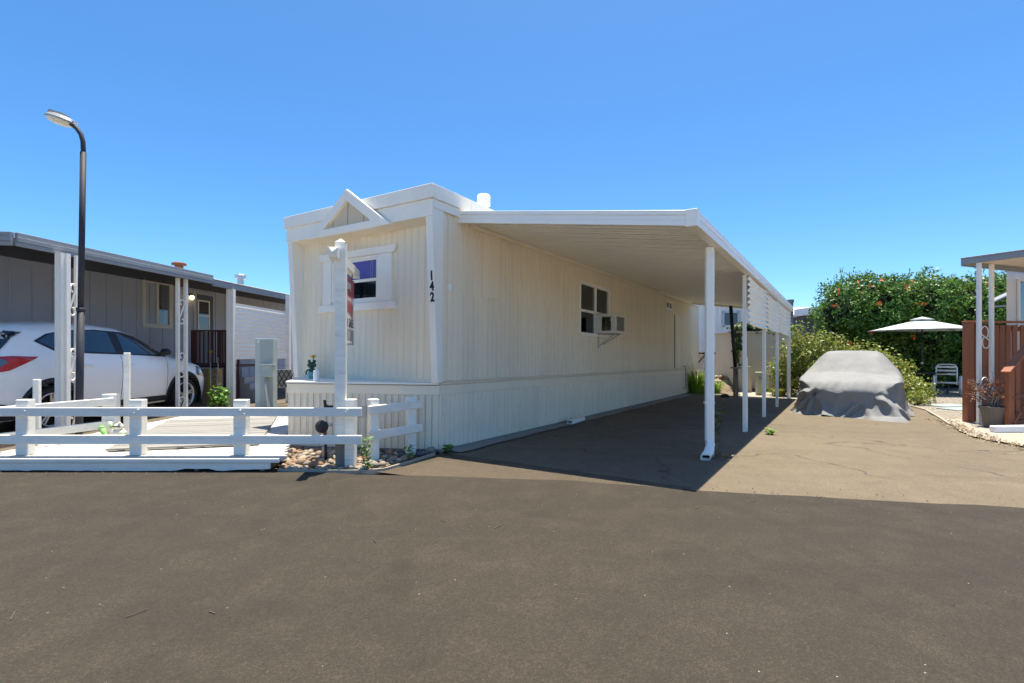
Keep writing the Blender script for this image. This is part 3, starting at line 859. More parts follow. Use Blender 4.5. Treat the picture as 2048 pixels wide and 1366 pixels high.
# downspout with a kicked-out elbow at the first post
dp = PB[0]
DM = CI @ Matrix.Translation((dp.x, dp.y, dp.z)) @ Matrix.Rotation(R(-8), 4, 'Z')
ds = MB(DM)
path = [(-.02,-.03,zb-dp.z-.01),(-.02,-.03,.24),(-.01,-.04,.17),(-.045,-.10,.095),(-.10,-.20,.052)]
wd = [(.074,.058)]*2 + [(.078,.066),(.088,.074),(.096,.068)]
vs = []
for i, p in enumerate(path):
    p = Vector(p)
    d = (Vector(path[min(i+1,4)]) - Vector(path[max(i-1,0)])).normalized()
    s = Vector((1,0,0)); up = s.cross(d).normalized()
    w, h = wd[i]
    r_ = .016
    for a_, b_ in ((-1,-.6),(-.7,-1),(.7,-1),(1,-.6),(1,.6),(.7,1),(-.7,1),(-1,.6)):
        vs.append(p + s*a_*w*.62 + up*b_*h*.62)
fs_ = [(i*8+k, i*8+(k+1)%8, (i+1)*8+(k+1)%8, (i+1)*8+k) for i in range(4) for k in range(8)]
# hollow mouth
base = len(vs)
pe = Vector(path[4]); d = (Vector(path[4]) - Vector(path[3])).normalized(); up = Vector((1,0,0)).cross(d).normalized()
for a_, b_ in ((-1,-.6),(-.7,-1),(.7,-1),(1,-.6),(1,.6),(.7,1),(-.7,1),(-1,.6)):
    vs.append(pe + Vector((1,0,0))*a_*.096*.46 + up*b_*.068*.44)
for a_, b_ in ((-1,-.6),(-.7,-1),(.7,-1),(1,-.6),(1,.6),(.7,1),(-.7,1),(-1,.6)):
    vs.append(pe - d*.05 + Vector((1,0,0))*a_*.096*.46 + up*b_*.068*.44)
fs_ += [(32+k, 32+(k+1)%8, base+(k+1)%8, base+k) for k in range(8)]
fs_ += [(base+k, base+(k+1)%8, base+8+(k+1)%8, base+8+k) for k in range(8)]
ds.add(vs, fs_)
dso = ds.build('downspout', M['alum'], carport)
mb = MB(DM); mb.prism([pe - d*.04 + Vector((1,0,0))*a_*.042 + up*b_*.028 for a_, b_ in ((-1,-1),(1,-1),(1,1),(-1,1))], d*-.006); mb.build('dark_mouth', M['dark'], dso)
mb = MB(DM); mb.box(-.075,.035,-.072,.012,.655,.68); mb.build('strap', M['alum'], dso)
mb = MB(DM); mb.box(-.07,.03,-.068,.010,.208,.214); mb.build('joint', M['greyconc'], dso)
# corrugated wind panels hung between the rear posts
def corr(pa, pb, z0, z1, pitch=.095, amp=.022, sag=0):
    nz = int((z1 - z0) / pitch * 8)
    pa = Vector((pa.x, pa.y, 0)); pb = Vector((pb.x, pb.y, 0))
    mb = cmb()
    for sgn in (0, .003):
        def fn(a, b):
            p = pa.lerp(pb, a); z = z0 + (z1 - z0) * b
            p = p + nout * (amp * math.sin(2*math.pi*(z - z0)/pitch) + .055 + sgn)
            p.z = z - sag * math.sin(math.pi * a) * (1 if b > .3 else .6); return p
        mb.grid(fn, 6, nz)
    return mb
for i in (1, 2, 3):
    corr(PB[i] + uc*.03, PB[i+1] - uc*.03, 1.70 if i == 1 else 1.72, zb - .02, sag=.03).build('wind_panel', M['alum'], carport, smooth=True)

# ================================================================== DECK, FENCES, SIGN, LAMP
DZ = .150
deck = thing('entry_deck', 'low white painted wooden deck behind the front rail fence', 'deck', (-3.9, 5.2, 0))
DI = deck.matrix_world.inverted()
def dmb(): return MB(DI)
y = 5.185; k = 0
while y < 8.5:
    w = .138; r_ = rng.uniform(-.02, .02)
    xr = (-2.35 - .42 * (y - 5.13) if y < 6.33 else max(-3.3, -2.93 - .28 * (y - 6.3))) + rng.uniform(-.012, .012)
    xl = -7.2 if y + w < 5.47 else -5.62 + rng.uniform(-.015, .015)
    if y > 6.2 and k % 2: pass
    dmb().box(xl, xr, y, y + w, DZ - .035, DZ + rng.uniform(-.002, .002)).build('plank', M['deckwhite'], deck, bevel=.004)
    y += w + .016; k += 1
# fascia boards at the front and joists
dmb().box(-7.2, -2.40, 5.155, 5.182, DZ - .045, DZ - .002).build('front_edge_board', M['whitewood'], deck, bevel=.004)
mb = dmb()
n = 60; top = []; bot = []
for i in range(n + 1):
    x = -7.2 + (4.70) * i / n
    bot.append((x, 5.172, .022 + rng.uniform(-.004, .006) + (.02 if 48 < i < 53 else 0) + max(0, i - 55) * .004)); top.append((x, 5.172, DZ - .050))
mb.prism(bot + top[::-1], (0, .03, 0)); mb.build('fascia_board', M['whitewood'], deck)
for xx in (-6.6, -5.5, -4.4, -3.3, -2.62):
    dmb().box(xx, xx + .04, 5.21, 5.9 if xx > -3 else 8.3, .0, DZ - .04).build('joist', M['oldwood'], deck)
# raised weathered platform laid askew on the deck
a = Vector((-4.46, 5.47, 0)); b = Vector((-2.98, 5.855, 0)); c = Vector((-5.39, 8.02, 0))
ex = (b - a).normalized(); ey = Vector((-ex.y, ex.x, 0))
plat = thing('weathered_platform', 'weathered grey board platform lying askew on the white deck', 'platform', (a.x, a.y, DZ + .002), math.atan2(ex.y, ex.x))
yy = 0.0; Lx = (b - a).length; i = 0
while yy < 2.45:
    sh = -.11 * yy + .02
    o = MB().box(sh, sh + Lx, yy, yy + .082, .012, .036 + rng.uniform(-.002, .002)).build('board', M['weathered'], plat, bevel=.003)
    yy += .100
for xx in (.12, .7, 1.32):
    mb = MB(); mb.prism([(xx, 0.02, 0), (xx+.06, .02, 0), (xx+.06-.26, 2.4, 0), (xx-.26, 2.4, 0)], (0, 0, .0115)); mb.build('sleeper', M['oldwood'], plat)

def post4(root, x, y, z0, z1, w=.10, d=.10, rz=0.0, mat='whitewood', nm='post'):
    mb = MB(root.matrix_world.inverted() @ Matrix.Translation((x, y, 0)) @ Matrix.Rotation(rz, 4, 'Z'))
    mb.box(-w/2, w/2, -d/2, d/2, z0, z1)
    return mb.build(nm, M[mat], root, bevel=.006)
fence1 = thing('rail_fence', 'long white two-rail wooden fence along the front of the deck', 'fence', (-4.0, 5.30, DZ))
FI = fence1.matrix_world.inverted()
for px in (50, 276, 483):
    x = (px - 1024) / F * 5.34
    post4(fence1, x, 5.345, DZ + .001, .735 + rng.uniform(-.008, .008), .135, .09)
post4(fence1, -1.742, 5.42, gz(-1.74, 5.4), .735, .105, .10)
for (za, zb_) in ((.568, .660), (.276, .369)):
    mb = MB(FI); mb.beam((-7.2, 5.275, (za+zb_)/2+.004), (-1.585, 5.285, (za+zb_)/2-.002), .038, zb_-za); mb.build('rail', M['whitewood'], fence1, bevel=.005)
for px in (50, 270, 483, 690):
    for z in (.60, .64, .31):
        x = (px - 1024) / F * 5.25 + rng.uniform(-.03, .03)
        mb = MB(FI @ Matrix.Translation((x, 5.256, z + rng.uniform(-.015,.015))) @ Matrix.Rotation(R(90), 4, 'X')); mb.lathe([(.010,-.004),(.011,.0),(.006,.005)], 8); mb.build('bolt_head', M['whitewood'], fence1)

fence2 = thing('rail_fence', 'short white two-rail fence beside the house corner above the stones', 'fence', (-1.5, 5.7, 0))
q0 = Vector((-1.565, 5.66, 0)); q1 = Vector((-1.225, 6.06, 0)); qd = (q1 - q0).normalized()
rz2 = math.atan2(qd.y, qd.x)
for q in (q0, q1): post4(fence2, q.x, q.y, gz(q.x, q.y) - .02, .715 if q is q0 else .70, .105, .10, rz2 + R(-14))
F2I = fence2.matrix_world.inverted(); off = Vector((qd.y, -qd.x, 0)) * .07
for za in (.60, .315):
    mb = MB(F2I); mb.beam(q0 - qd*.11 + off + Vector((0,0,za)), q1 + qd*.12 + off + Vector((0,0,za+.012)), .036, .098); mb.build('rail', M['whitewood'], fence2, bevel=.006)

fence3 = thing('rail_fence', 'short white two-rail side fence at the left edge of the deck', 'fence', (-5.4, 5.8, DZ))
q0 = Vector((-5.72, 5.30, 0)); q1 = Vector((-5.18, 6.48, 0)); qd = (q1 - q0).normalized(); rz3 = math.atan2(qd.y, qd.x)
F3I = fence3.matrix_world.inverted(); off = Vector((qd.y, -qd.x, 0)) * .075
post4(fence3, q1.x, q1.y, DZ+.001, .70, .17, .10, rz3 - R(62))
post4(fence3, q1.x + .13, q1.y + .10, DZ+.001, 1.235, .065, .05, rz3 - R(60), nm='tall_post')
post4(fence3, -5.55, 5.86, DZ+.001, .925, .065, .05, rz3 - R(60), nm='tall_post')
for za in (.60, .31):
    mb = MB(F3I); mb.beam(q0 - qd*.02 + off + Vector((0,0,za)), q1 + off + Vector((0,0,za+.012)), .036, .095); mb.build('rail', M['whitewood'], fence3, bevel=.006)

# for-sale post with a hanging sign
sp = Vector((-1.855, 5.44, 0)); sp.z = gz(sp.x, sp.y)
dA = Vector((-.15, .99, 0)).normalized(); rzs = math.atan2(dA.y, dA.x)
sign = thing('for_sale_post', 'tall white wooden sale post with arm and hanging red sign', 'sign post', sp, rzs)
def prismcap(mb, x0, x1, y0, y1, z0, z1, zt):
    mb.box(x0, x1, y0, y1, z0, z1)
    mb.add([(x0,y0,z1),(x1,y0,z1),(x1,y1,z1),(x0,y1,z1),((x0+x1)/2,(y0+y1)/2,zt)], [(0,1,4),(1,2,4),(2,3,4),(3,0,4)])
mb = MB(); prismcap(mb, -.056, .056, -.056, .056, .30, 2.43, 2.48); mb.build('post', M['whitewood'], sign, bevel=.004)
mb = MB(); mb.box(-.052, .052, -.05, .05, -.02, .305); mb.build('bare_base', M['oldwood'], sign)
ay = .045
mb = MB(); mb.box(-.20, 1.36, ay-.045, ay+.045, 2.235, 2.345)
mb.add([(-.20,ay-.045,2.235),(-.20,ay+.045,2.235),(-.20,ay+.045,2.345),(-.20,ay-.045,2.345),(-.245,ay,2.29)], [(1,0,4),(2,1,4),(3,2,4),(0,3,4)])
mb.build('arm', M['whitewood'], sign, bevel=.003)
# sign panel (reads along the arm, seen from local -y side)
y0 = ay - .012
pan = MB().box(.30, 1.08, y0, y0+.010, 1.535, 2.155).build('sign_panel', M['signwhite'], sign)
MB().box(.32, 1.08, y0-.0035, y0-.0005, 1.93, 2.155).build('red_band', M['red'], pan)
MB().box(.32, .93, y0-.0035, y0-.0005, 1.84, 1.928).build('faded_band', M['pinkprint'], pan)
mb = MB(); mb.prism([(.32,y0-.003,1.75),(.75,y0-.003,1.72),(.95,y0-.003,1.66),(.99,y0-.003,1.84),(.32,y0-.003,1.838)], (0,.0025,0)); mb.build('red_wedge', M['red'], pan)
for k, x in enumerate((.36,.42,.50,.56,.63,.70,.76)):
    MB().box(x, x+(.028 if k % 2 else .042), y0-.0060, y0-.0040, 2.00+.012*(k%3), 2.09).build('print_stroke', M['signwhite'], pan)
for k in range(9):
    MB().box(.35+k*.058, .38+k*.058, y0-.0060, y0-.0040, 1.87, 1.905).build('print_stroke', M['signwhite'], pan)
SMt = Matrix.Rotation(math.pi/2, 4, 'X')
for txt, xx, mm in (("FOR", .50, 'red'), ("SALE", .84, 'ink')):
    o = link('lettering', text_mesh(txt, .15, .001), M[mm], pan); o.matrix_local = Matrix.Translation((xx, y0-.003, 1.60)) @ SMt
rid = MB().box(.36, 1.06, y0, y0+.010, 1.335, 1.522).build('rider_panel', M['signgrey'], sign)
MB().box(.62, .80, y0-.003, y0-.0005, 1.40, 1.50).build('portrait_print', pmat('pale_grey_print', (.45,.46,.44), .5, .2, 30, 0), rid)
MB().box(.55, .90, y0-.004, y0-.0005, 1.352, 1.385).build('white_strip', M['signwhite'], rid)
for x in (.42, .98):
    mb = MB(); mb.tube([(x, ay-.005, 2.236), (x, ay-.005, 2.15)], .006, 6); mb.build('hanger', M['black'], sign)

# street lamp
lb = Vector(((158-1024)/F*6.45, 6.45, DZ + .002))
lamp = thing('street_lamp', 'dark slim street lamp with a curved arm rising above the deck', 'street lamp', lb)
ln = .055   # slight lean to the right
mb = MB(); mb.lathe([(.056,0),(.054,1.5)], 16); 
mb = MB(); mb.tube([(0,0,0),(ln*.4,0,1.62)], .041, 16); mb.build('lower_pole', M['navy'], lamp, smooth=True)
mb = MB(); mb.tube([(ln*.4,0,1.615),(ln*.4+.001,0,1.66)], .048, 16); mb.build('collar', M['navy'], lamp, smooth=True)
mb = MB(); mb.tube([(ln*.4,0,1.655),(ln,0,3.66)], .033, 16); mb.build('upper_pole', M['navy'], lamp, smooth=True)
arc = [(ln,0,3.66),(ln,0,3.70),(ln-.004,0,3.80),(ln-.03,0,3.89),(ln-.08,0,3.965),(ln-.15,0,4.02),(ln-.18,0,4.04)]
mb = MB(); mb.tube(arc, .027, 14); mb.build('arm', M['navy'], lamp, smooth=True)
hm_ = Matrix.Translation((ln-.29, 0, 4.085)) @ Matrix.Rotation(R(16), 4, 'Y')
mb = MB(hm_)
def head(a, b):
    t = a * 2 * math.pi; prof_ = [(.02,.045),(.10,.045),(.13,.035),(.165,.0),(.168,-.015)][b]
    sx = 1.0 if math.cos(t) < 0 else 1.15
    return (math.cos(t)*prof_[0]*sx, math.sin(t)*prof_[0]*.85, prof_[1])
mb.grid(lambda a, b: head(a, round(b*4)), 24, 4, close_u=True); mb.box(-.13, .05, -.06, .06, .03, .075)
hd = mb.build('lamp_head', pmat('grey_lamp_enamel', (.30,.31,.32), .5, .1, 6, .03), lamp)
mb = MB(hm_); mb.ball((-.0,0,-.02), (.158,.135,.055), 20, 10); mb.build('lens', M['lens'], lamp, smooth=True)
mb = MB(hm_); mb.box(.13,.20,-.03,.03,-.02,.02); mb.build('knuckle', M['galv'], lamp)

# frog ornament lying on the deck
fo = thing('frog_ornament', 'green and cream frog garden ornament with gold plaque on the deck', 'ornament', Vector(((233-1024)/F*6.3, 6.3, DZ+.002)))
mb = MB(); mb.ball((.02,0,.075), (.10,.07,.055), 16, 10); mb.build('body', M['ornwhite'], fo, smooth=True)
mb = MB(); mb.ball((.035,-.01,.155), (.055,.05,.045), 14, 10); mb.ball((.06,-.03,.20), (.018,.018,.018), 8, 6); mb.build('head', M['ornwhite'], fo, smooth=True)
mb = MB(); mb.beam((0.0,-.055,.165),(.085,-.055,.16), .012, .014); mb.build('eye_band', M['frog'], fo)
mb = MB(); mb.tube([(-.02,-.04,.165),(-.05,-.03,.175),(-.04,-.03,.14)], .014, 6); mb.build('bow', M['lime'], fo, smooth=True)
mb = MB(); mb.tube([(-.06,0,.03),(-.12,-.01,.02),(-.15,-.01,.07),(-.17,-.01,.13)], [.03,.03,.028,.032], 8); mb.ball((-.175,-.01,.145), (.035,.03,.022)); mb.build('leg', M['lime'], fo, smooth=True)
mb = MB(); mb.tube([(.09,-.02,.05),(.13,-.05,.02),(.10,-.07,.018)], [.032,.03,.02], 8); mb.build('leg', M['lime'], fo, smooth=True)
mb = MB(); mb.tube([(-.06,0,.09),(-.085,0,.16),(-.075,0,.215)], [.028,.022,.02], 8); mb.build('arm', M['ornwhite'], fo, smooth=True)
mb = MB(); mb.box(-.05,.07,-.085,-.065,.002,.042); mb.build('plaque', M['gold'], fo, bevel=.004)

# frog flower pot and candle on the shelf
def shelf_pt(px, py):  # on the shelf top
    zt = .860; Y = (H - zt) * F / (py - 703); return Vector(((px - 1024) / F * Y, Y, zt))
fp = shelf_pt(624, 757.5)
fr = thing('frog_planter', 'dark green frog on a teal pot with yellow flower, on the shelf', 'ornament', fp + Vector((0,0,-.004)))
mb = MB(); mb.lathe([(.036,0),(.045,.01),(.05,.06),(.052,.10),(.046,.104),(.02,.10)], 18); mb.build('pot', M['teal'], fr, smooth=True)
mb = MB(); mb.ball((0,0,.125), (.05,.04,.035), 14, 8); mb.ball((0,-.005,.20), (.064,.05,.045), 16, 10); mb.ball((-.035,-.01,.255), (.022,.022,.022), 10, 8); mb.ball((.04,-.01,.255), (.022,.022,.022), 10, 8)
mb.tube([(-.04,-.02,.14),(-.07,-.03,.11),(-.065,-.045,.07)], .012, 6); mb.tube([(.03,-.02,.14),(.055,-.035,.11),(.05,-.045,.08)], .012, 6); mb.build('frog', M['frog'], fr, smooth=True)
mb = MB(); mb.beam((-.05,-.052,.195),(.05,-.052,.195),.006,.008); mb.build('mouth', M['ink'], fr)
fl = MB(); fl.tube([(.01,.01,.24),(.015,.01,.30)], .006, 6); fl.build('stem', M['frog'], fr)
for k in range(9):
    a_ = 2*math.pi*k/9; ca, sa = math.cos(a_), math.sin(a_)
    MB().add([(.015,.01,.30),(.015+ca*.035-sa*.014,.01+sa*.035+ca*.014,.325),(.015+ca*.075,.01+sa*.075,.345),(.015+ca*.035+sa*.014,.01+sa*.035-ca*.014,.325)], [(0,1,2,3)]).build('petal', M['petal'], fr)
MB().ball((.015,.01,.322), (.024,.024,.022), 10, 6).build('flower_centre', pmat('brown_seed_head', (.30,.16,.03), .8, .3, 40, .3), fr)
cp = shelf_pt(631, 764)
mb = MB(Matrix.Translation((0,0,0))); mb.lathe([(.036,0),(.036,.148),(.033,.15),(.012,.147),(.010,.165),(.006,.18)], 20)
cd = mb.build('candle', M['candle'], smooth=False); cd.location = cp + Vector((.01,0,-.001)); tag(cd, 'plain white pillar candle on the shelf beside the frog pot', 'candle')

# gas riser with regulator and shut-off beside the sale post
gp_ = Vector(((650-1024)/F*5.72, 5.72, 0)); gp_.z = gz(gp_.x, gp_.y)
gm = thing('gas_regulator', 'dark gas regulator on a thin riser pipe beside the sale post', 'gas regulator', gp_)
mb = MB(); mb.tube([(.015,0,-.02),(.005,0,.22)], .016, 10); mb.build('riser', M['black'], gm, smooth=True)
mb = MB(); mb.tube([(.005,0,.20),(0,0,.36)], .020, 8); mb.lathe([(.03,.24),(.032,.27),(.022,.29)], 8, (0,0,0)); mb.build('rusty_fitting', M['rust'], gm)
mb = MB(Matrix.Translation((-.03,-.02,.40)) @ Matrix.Rotation(R(80), 4, 'X')); mb.lathe([(.02,-.05),(.055,-.045),(.075,-.01),(.075,.005),(.06,.03),(.03,.045)], 18); mb.build('regulator', M['plasticblk'], gm, smooth=False)
mb = MB(); mb.tube([(.0,0,.42),(.0,0,.52)], .025, 10); mb.tube([(.03,0,.42),(.075,0,.42)], .02, 8); mb.build('valve_body', M['galv'], gm)
mb = MB(); mb.tube([(0,0,.50),(0,0,.66)], .014, 8); mb.tube([(-.005,0,.70),(.0,0,.65),(.03,0,.625),(.09,.0,.625)], .016, 8); mb.build('outlet_pipe', M['black'], gm, smooth=True)
mb = MB(); mb.beam((-.03,.02,.05),(.20,.02,.16), .010, .012); mb.beam((-.03,.02,.0),(-.03,.02,.16), .02, .015); mb.build('bracket', M['galv'], gm)

# stones in the bed by the house corner
bedroot = thing('stone_bed', 'bed of pale river stones under the front fence and sale post', 'stone bed', (-1.9, 5.7, 0))
stm = []
for k, c in enumerate(((.40,.33,.24),(.34,.24,.16),(.28,.24,.20),(.44,.38,.29),(.36,.20,.12))):
    stm.append(pmat('river_stone_%s' % 'abcde'[k], c, .75, .2, 14, .2, 60, rnd=.25))
dk = pmat('dark_stone', (.10,.10,.105), .7, .25, 14, .2, 60, rnd=.3)
def stone_mesh(seed, mat):
    r = random.Random(seed); mb = MB(); mb.ball((0,0,0), (1,1,1), 8, 6)
    vs = []
    sx, sy, sz = 1, r.uniform(.6,.85), r.uniform(.42,.62)
    for v in mb.v:
        k = 1 + .16 * math.sin(3.1*v[0]+seed) * math.cos(2.7*v[1]+seed*2) + r.uniform(-.04,.04)
        vs.append((v[0]*sx*k, v[1]*sy*k, v[2]*sz*k))
    mb.v = vs; me = mb.mesh('stone', True); me.materials.append(mat); return me
meshes = [stone_mesh(i, stm[i % 5]) for i in range(12)]; dmeshes = [stone_mesh(40+i, dk) for i in range(3)]
cnt = 0; placed = []
tries = 0
while cnt < 290 and tries < 20000:
    tries += 1
    x = rng.uniform(-3.0, -.95); yv = rng.uniform(5.13, 6.42)
    if yv > 6.37 - .03 * (x + 2.9) * 3.2: continue
    if x < -2.36 - .52 * (yv - 5.2): continue
    ylow = 5.17 if x < -1.55 else 5.17 + (x + 1.55) * 1.52
    if yv < ylow + .05: continue
    rr = rng.choice([.04,.05,.055,.065,.075,.09] if cnt < 120 else [.022,.03,.036,.045]) * rng.uniform(.8,1.1)
    if any((x-a_)**2 + (yv-b_)**2 < ((.72 if cnt < 120 else .62)*(rr+c_))**2 for a_, b_, c_ in placed): continue
    if any((x-a_)**2 + (yv-b_)**2 < (rr*.8+.07)**2 for a_, b_ in ((sp.x,sp.y),(-1.742,5.42),(-1.565,5.66),(-1.225,6.06),(gp_.x,gp_.y))): continue
    placed.append((x, yv, rr))
    darkz = (x > -1.6 and yv > 5.9 - .1) and rng.random() < .6
    o = bpy.data.objects.new('stone', rng.choice(dmeshes if darkz else meshes)); COL.objects.link(o); o.parent = bedroot
    o.matrix_local = bedroot.matrix_world.inverted() @ Matrix.Translation((x, yv, gz(x, yv)+.014+rr*.30)) @ Euler((rng.uniform(-.3,.3), rng.uniform(-.3,.3), rng.uniform(0,6.3))).to_matrix().to_4x4() @ Matrix.Scale(rr, 4)
    cnt += 1
# edging strip
mb = MB(); epts = [(-2.42,5.20),(-1.9,5.155),(-1.50,5.15),(-1.33,5.24),(-1.12,5.62),(-.93,6.02)]
def strip(mb, pts, w, z0, z1):
    for a_, b_ in zip(pts, pts[1:]):
        mb.beam((*a_, (z0+z1)/2), (*b_, (z0+z1)/2), w, z1-z0, e=.005)
    return mb
es = strip(mb, epts, .026, -.02, .034).build('edging_strip', M['conc2']); tag(es, 'pale curved edging strip around the river stones', 'edging')
# second edging on the right, between driveway and gravel
epts = [(8.12,9.3),(8.8,10.3),(9.95,12.05),(10.6,13.6)]
mb = MB()
for a_, b_ in zip(epts, epts[1:]):
    mb.beam((*a_, gz(*a_)+.005), (*b_, gz(*b_)+.005), .05, .05, e=.01)
tag(mb.build('edging_strip', M['conc2']), 'pale edging strip between the driveway and the gravel yard', 'edging')

# concrete footing strip beside the skirting
a_ = HC - v3*.03 + u3*.1; b_ = HC - v3*.03 + u3*12.6
ft = sheet('footing_strip', wob([(a_.x,a_.y),(a_.x - v3.x*.24,a_.y - v3.y*.24),(b_.x - v3.x*.30,b_.y - v3.y*.30),(b_.x,b_.y)], .03, .3, 21), .022, M['greyconc'])
# loose gutter length by the wall
gl = HC + u3*3.25 - v3*.23
gu = thing('gutter_offcut', 'short white gutter offcut lying on the pad beside the skirting', 'gutter', Vector((gl.x, gl.y, gz(gl.x, gl.y)+.024)), math.atan2(UY, UX)+.05)
mb = MB(); mb.box(0,.62,-.05,.05,0,.006); mb.box(0,.62,-.05,-.044,.006,.06); mb.box(0,.62,.044,.05,.006,.06); mb.box(0,.62,-.044,.044,.054,.06); mb.build('trough', M['alum'], gu)

# ================================================================== LEFT NEIGHBOUR
nd = Vector((.0975, .9952, 0)); nn_ = Vector((-.9952, .0975, 0))   # along, and away to the left
def nwall(Yv): return -9.6 + .098 * (Yv - 9)
NBO = Vector((-9.6, 9.0, 0))
nb = thing('neighbour_home', 'grey mobile home with slate roof edge and carport posts on the left', 'mobile home', NBO, math.atan2(nd.y, nd.x))
NBM = nb.matrix_world.copy(); NBI = NBM.inverted()
def lx(px):   # local x along the neighbour's wall for a photo column
    k = (px - 1024) / F
    # NBO + nd*t ; X = k*Y
    return (k * NBO.y - NBO.x) / (nd.x - k * nd.y)
# local frame: x along wall to the back, y to the left (into the home), so the wall faces -y
wx0, wx1 = lx(287), lx(338); wz0, wz1 = 1.93, 3.03
dx0, dx1 = lx(390), lx(423)
nwl = wallbox(MB(), -6, 16, .002, .1, .0, 3.45, [(wx0, wx1, wz0, wz1)]).build('wall', M['greywall'], nb)
planks(nwl, Matrix.Translation((-6, 0, 0)), 22, .405, .02, 3.42, M['greywall'], [(wx0, wx1, wz0, wz1), (dx0-.08, dx1+.08, .85, 2.95)], nm='siding_panel', seed=5)
MB().box(-6, 16, .1, 5, .0, 3.44).build('body', M['greywall'], nb)
MB().box(-6, 16, -.05, -.016, 3.04, 3.40).build('awning_shade_band', M['darkslate'], nb)  # dark strip standing in for the shadow under the awning
# window
w_ = MB(); e = .075
w_.box(wx0-e, wx0+.03, -.05, .05, wz0-e, wz1+e); w_.box(wx1-.03, wx1+e, -.05, .05, wz0-e, wz1+e); w_.box(wx0, wx1, -.05, .05, wz1-.03, wz1+e); w_.box(wx0, wx1, -.05, .05, wz0-e, wz0+.03)
wm_ = (wx0+wx1)/2; w_.box(wm_-.05, wm_+.03, -.045, .04, wz0, wz1)
nwn = w_.build('window', pmat('cream_window_frame', (.66,.63,.55), .5, .04, 2, .02), nb, bevel=.004)
MB().box(wx0+.03, wm_-.05, -.012, -.006, wz0+.03, wz1-.03).build('pane', M['glass'], nwn)
MB().box(wm_+.03, wx1-.03, -.02, -.014, wz0+.03, wz1-.03).build('pane', M['glass'], nwn)
MB().box(wx0, wx1, .085, .095, wz0, wz1).build('dark_room', M['dark'], nwn)
MB().box(wm_+.05, wx1-.03, .04, .045, wz0+.03, wz0+.42).build('curtain', M['greyblind'], nwn)
# door with a glazed light
nd_ = MB().box(dx0, dx1, -.04, -.0, .9, 2.9).build('door', M['bluegrey'], nb, bevel=.004)
MB().box(dx0-.10, dx0, -.05, 0, .88, 2.98).build('jamb', M['greywall'], nd_); MB().box(dx1, dx1+.10, -.05, 0, .88, 2.98).build('jamb', M['greywall'], nd_); MB().box(dx0, dx1, -.05, 0, 2.90, 2.98).build('lintel', M['greywall'], nd_)
g0_, g1_ = dx0+.09, dx0+.50
fm_ = MB(); fm_.box(g0_-.04,g0_,-.055,-.041,1.83,2.74); fm_.box(g1_,g1_+.04,-.055,-.041,1.83,2.74); fm_.box(g0_,g1_,-.055,-.041,2.70,2.74); fm_.box(g0_,g1_,-.055,-.041,1.83,1.87); fm_.box(g0_,g1_,-.055,-.041,2.27,2.30)
dl = fm_.build('door_light', M['alum'], nd_)
mb = MB(); mb.box(g0_, g1_, -.047, -.042, 1.87, 2.27); mb.build('pane', M['carglass'], nd_)
mb = MB(); mb.box(g0_, g1_, -.047, -.042, 2.30, 2.70); mb.build('pane', M['carglass'], nd_)
# porch lamp, lit
lxp = lx(378)
mb = MB(); mb.lathe([(.03,.10),(.07,.09),(.075,.06),(.02,.12)], 12, (lxp-.04,-.12,2.76)); mb.beam((lxp-.04,-.12,2.86),(lxp-.04,0,2.86),.03,.03); pl = mb.build('porch_lamp', M['black'], nb)
gt = NT('warm_lamp_glow'); gt.p.inputs['Emission Color'].default_value = (1,.72,.35,1); gt.p.inputs['Emission Strength'].default_value = 1.6
mg = gt.done((.9,.75,.5), .4)
MB().ball((lxp-.04,-.12,2.765), (.06,.06,.07), 12, 8).build('globe', mg, pl, smooth=True)
# awning roof: slopes down from the wall to the outer posts
def npt(Yd, s, z):   # world: s metres out (right) from the wall line at distance Yd
    p = Vector((nwall(Yd), Yd, z)); return p
oe0 = Vector((-6.83, 6.88, 0)); oe1 = oe0 + nd * 3.9; oe2 = oe0 + nd * 12.5     # outer eave, with a step
ow = 3.05
mb = MB(NBI)
def slab(a, b, z_out, z_in, th):
    A = [a, b, b + nn_*ow, a + nn_*ow]; zs = [z_out, z_out, z_in, z_in]
    mb.add([Vector((p.x,p.y,z)) for p, z in zip(A, zs)] + [Vector((p.x,p.y,z+th)) for p, z in zip(A, zs)], [(3,2,1,0),(4,5,6,7),(0,1,5,4),(1,2,6,5),(2,3,7,6),(3,0,4,7)])
slab(oe0, oe1, 2.77, 3.34, .04); slab(oe1 + nd*.01, oe2, 2.70, 3.30, .04)
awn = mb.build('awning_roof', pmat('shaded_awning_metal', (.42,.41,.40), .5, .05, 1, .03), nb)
def nfascia(a, b, z0, z1, th=.05, m='slate', nm='fascia'):
    q = MB(NBI); d = (b - a).normalized(); o_ = Vector((d.y, -d.x, 0))*th
    q.prism([Vector((a.x,a.y,z0)), Vector((b.x,b.y,z0)), Vector((b.x,b.y,z1)), Vector((a.x,a.y,z1))], o_)
    return q.build(nm, M[m], nb, bevel=.004)
for z0, z1, th in ((2.70,2.755,.05),(2.757,2.82,.06),(2.822,2.885,.05)):
    nfascia(oe0, oe1, z0, z1, th)
nfascia(oe1, oe2, 2.66, 2.80, .05)
nfascia(oe1, oe2, 2.80, 2.812, .07, 'alum', 'drip_edge')
fl_ = Vector((-1, -.10, 0)).normalized()
for z0, z1, th in ((2.70,2.755,.05),(2.757,2.82,.06),(2.822,2.885,.05)):
    nfascia(oe0 + fl_*4, oe0, z0, z1, th)
# roof vents on the neighbour
vp = at(358, 527, 13.0); mb = MB(NBI); mb.lathe([(.10,-.6),(.10,-.05),(.17,-.045),(.17,-.0),(.12,.03)], 14, vp); mb.build('rusty_vent', M['rust'], nb)
vp = at(481, 552, 16.5); mb = MB(NBI); mb.lathe([(.10,-.7),(.10,-.10),(.17,-.09),(.17,.02),(.15,.04)], 14, vp); mb.build('pipe_vent', M['galv'], nb)
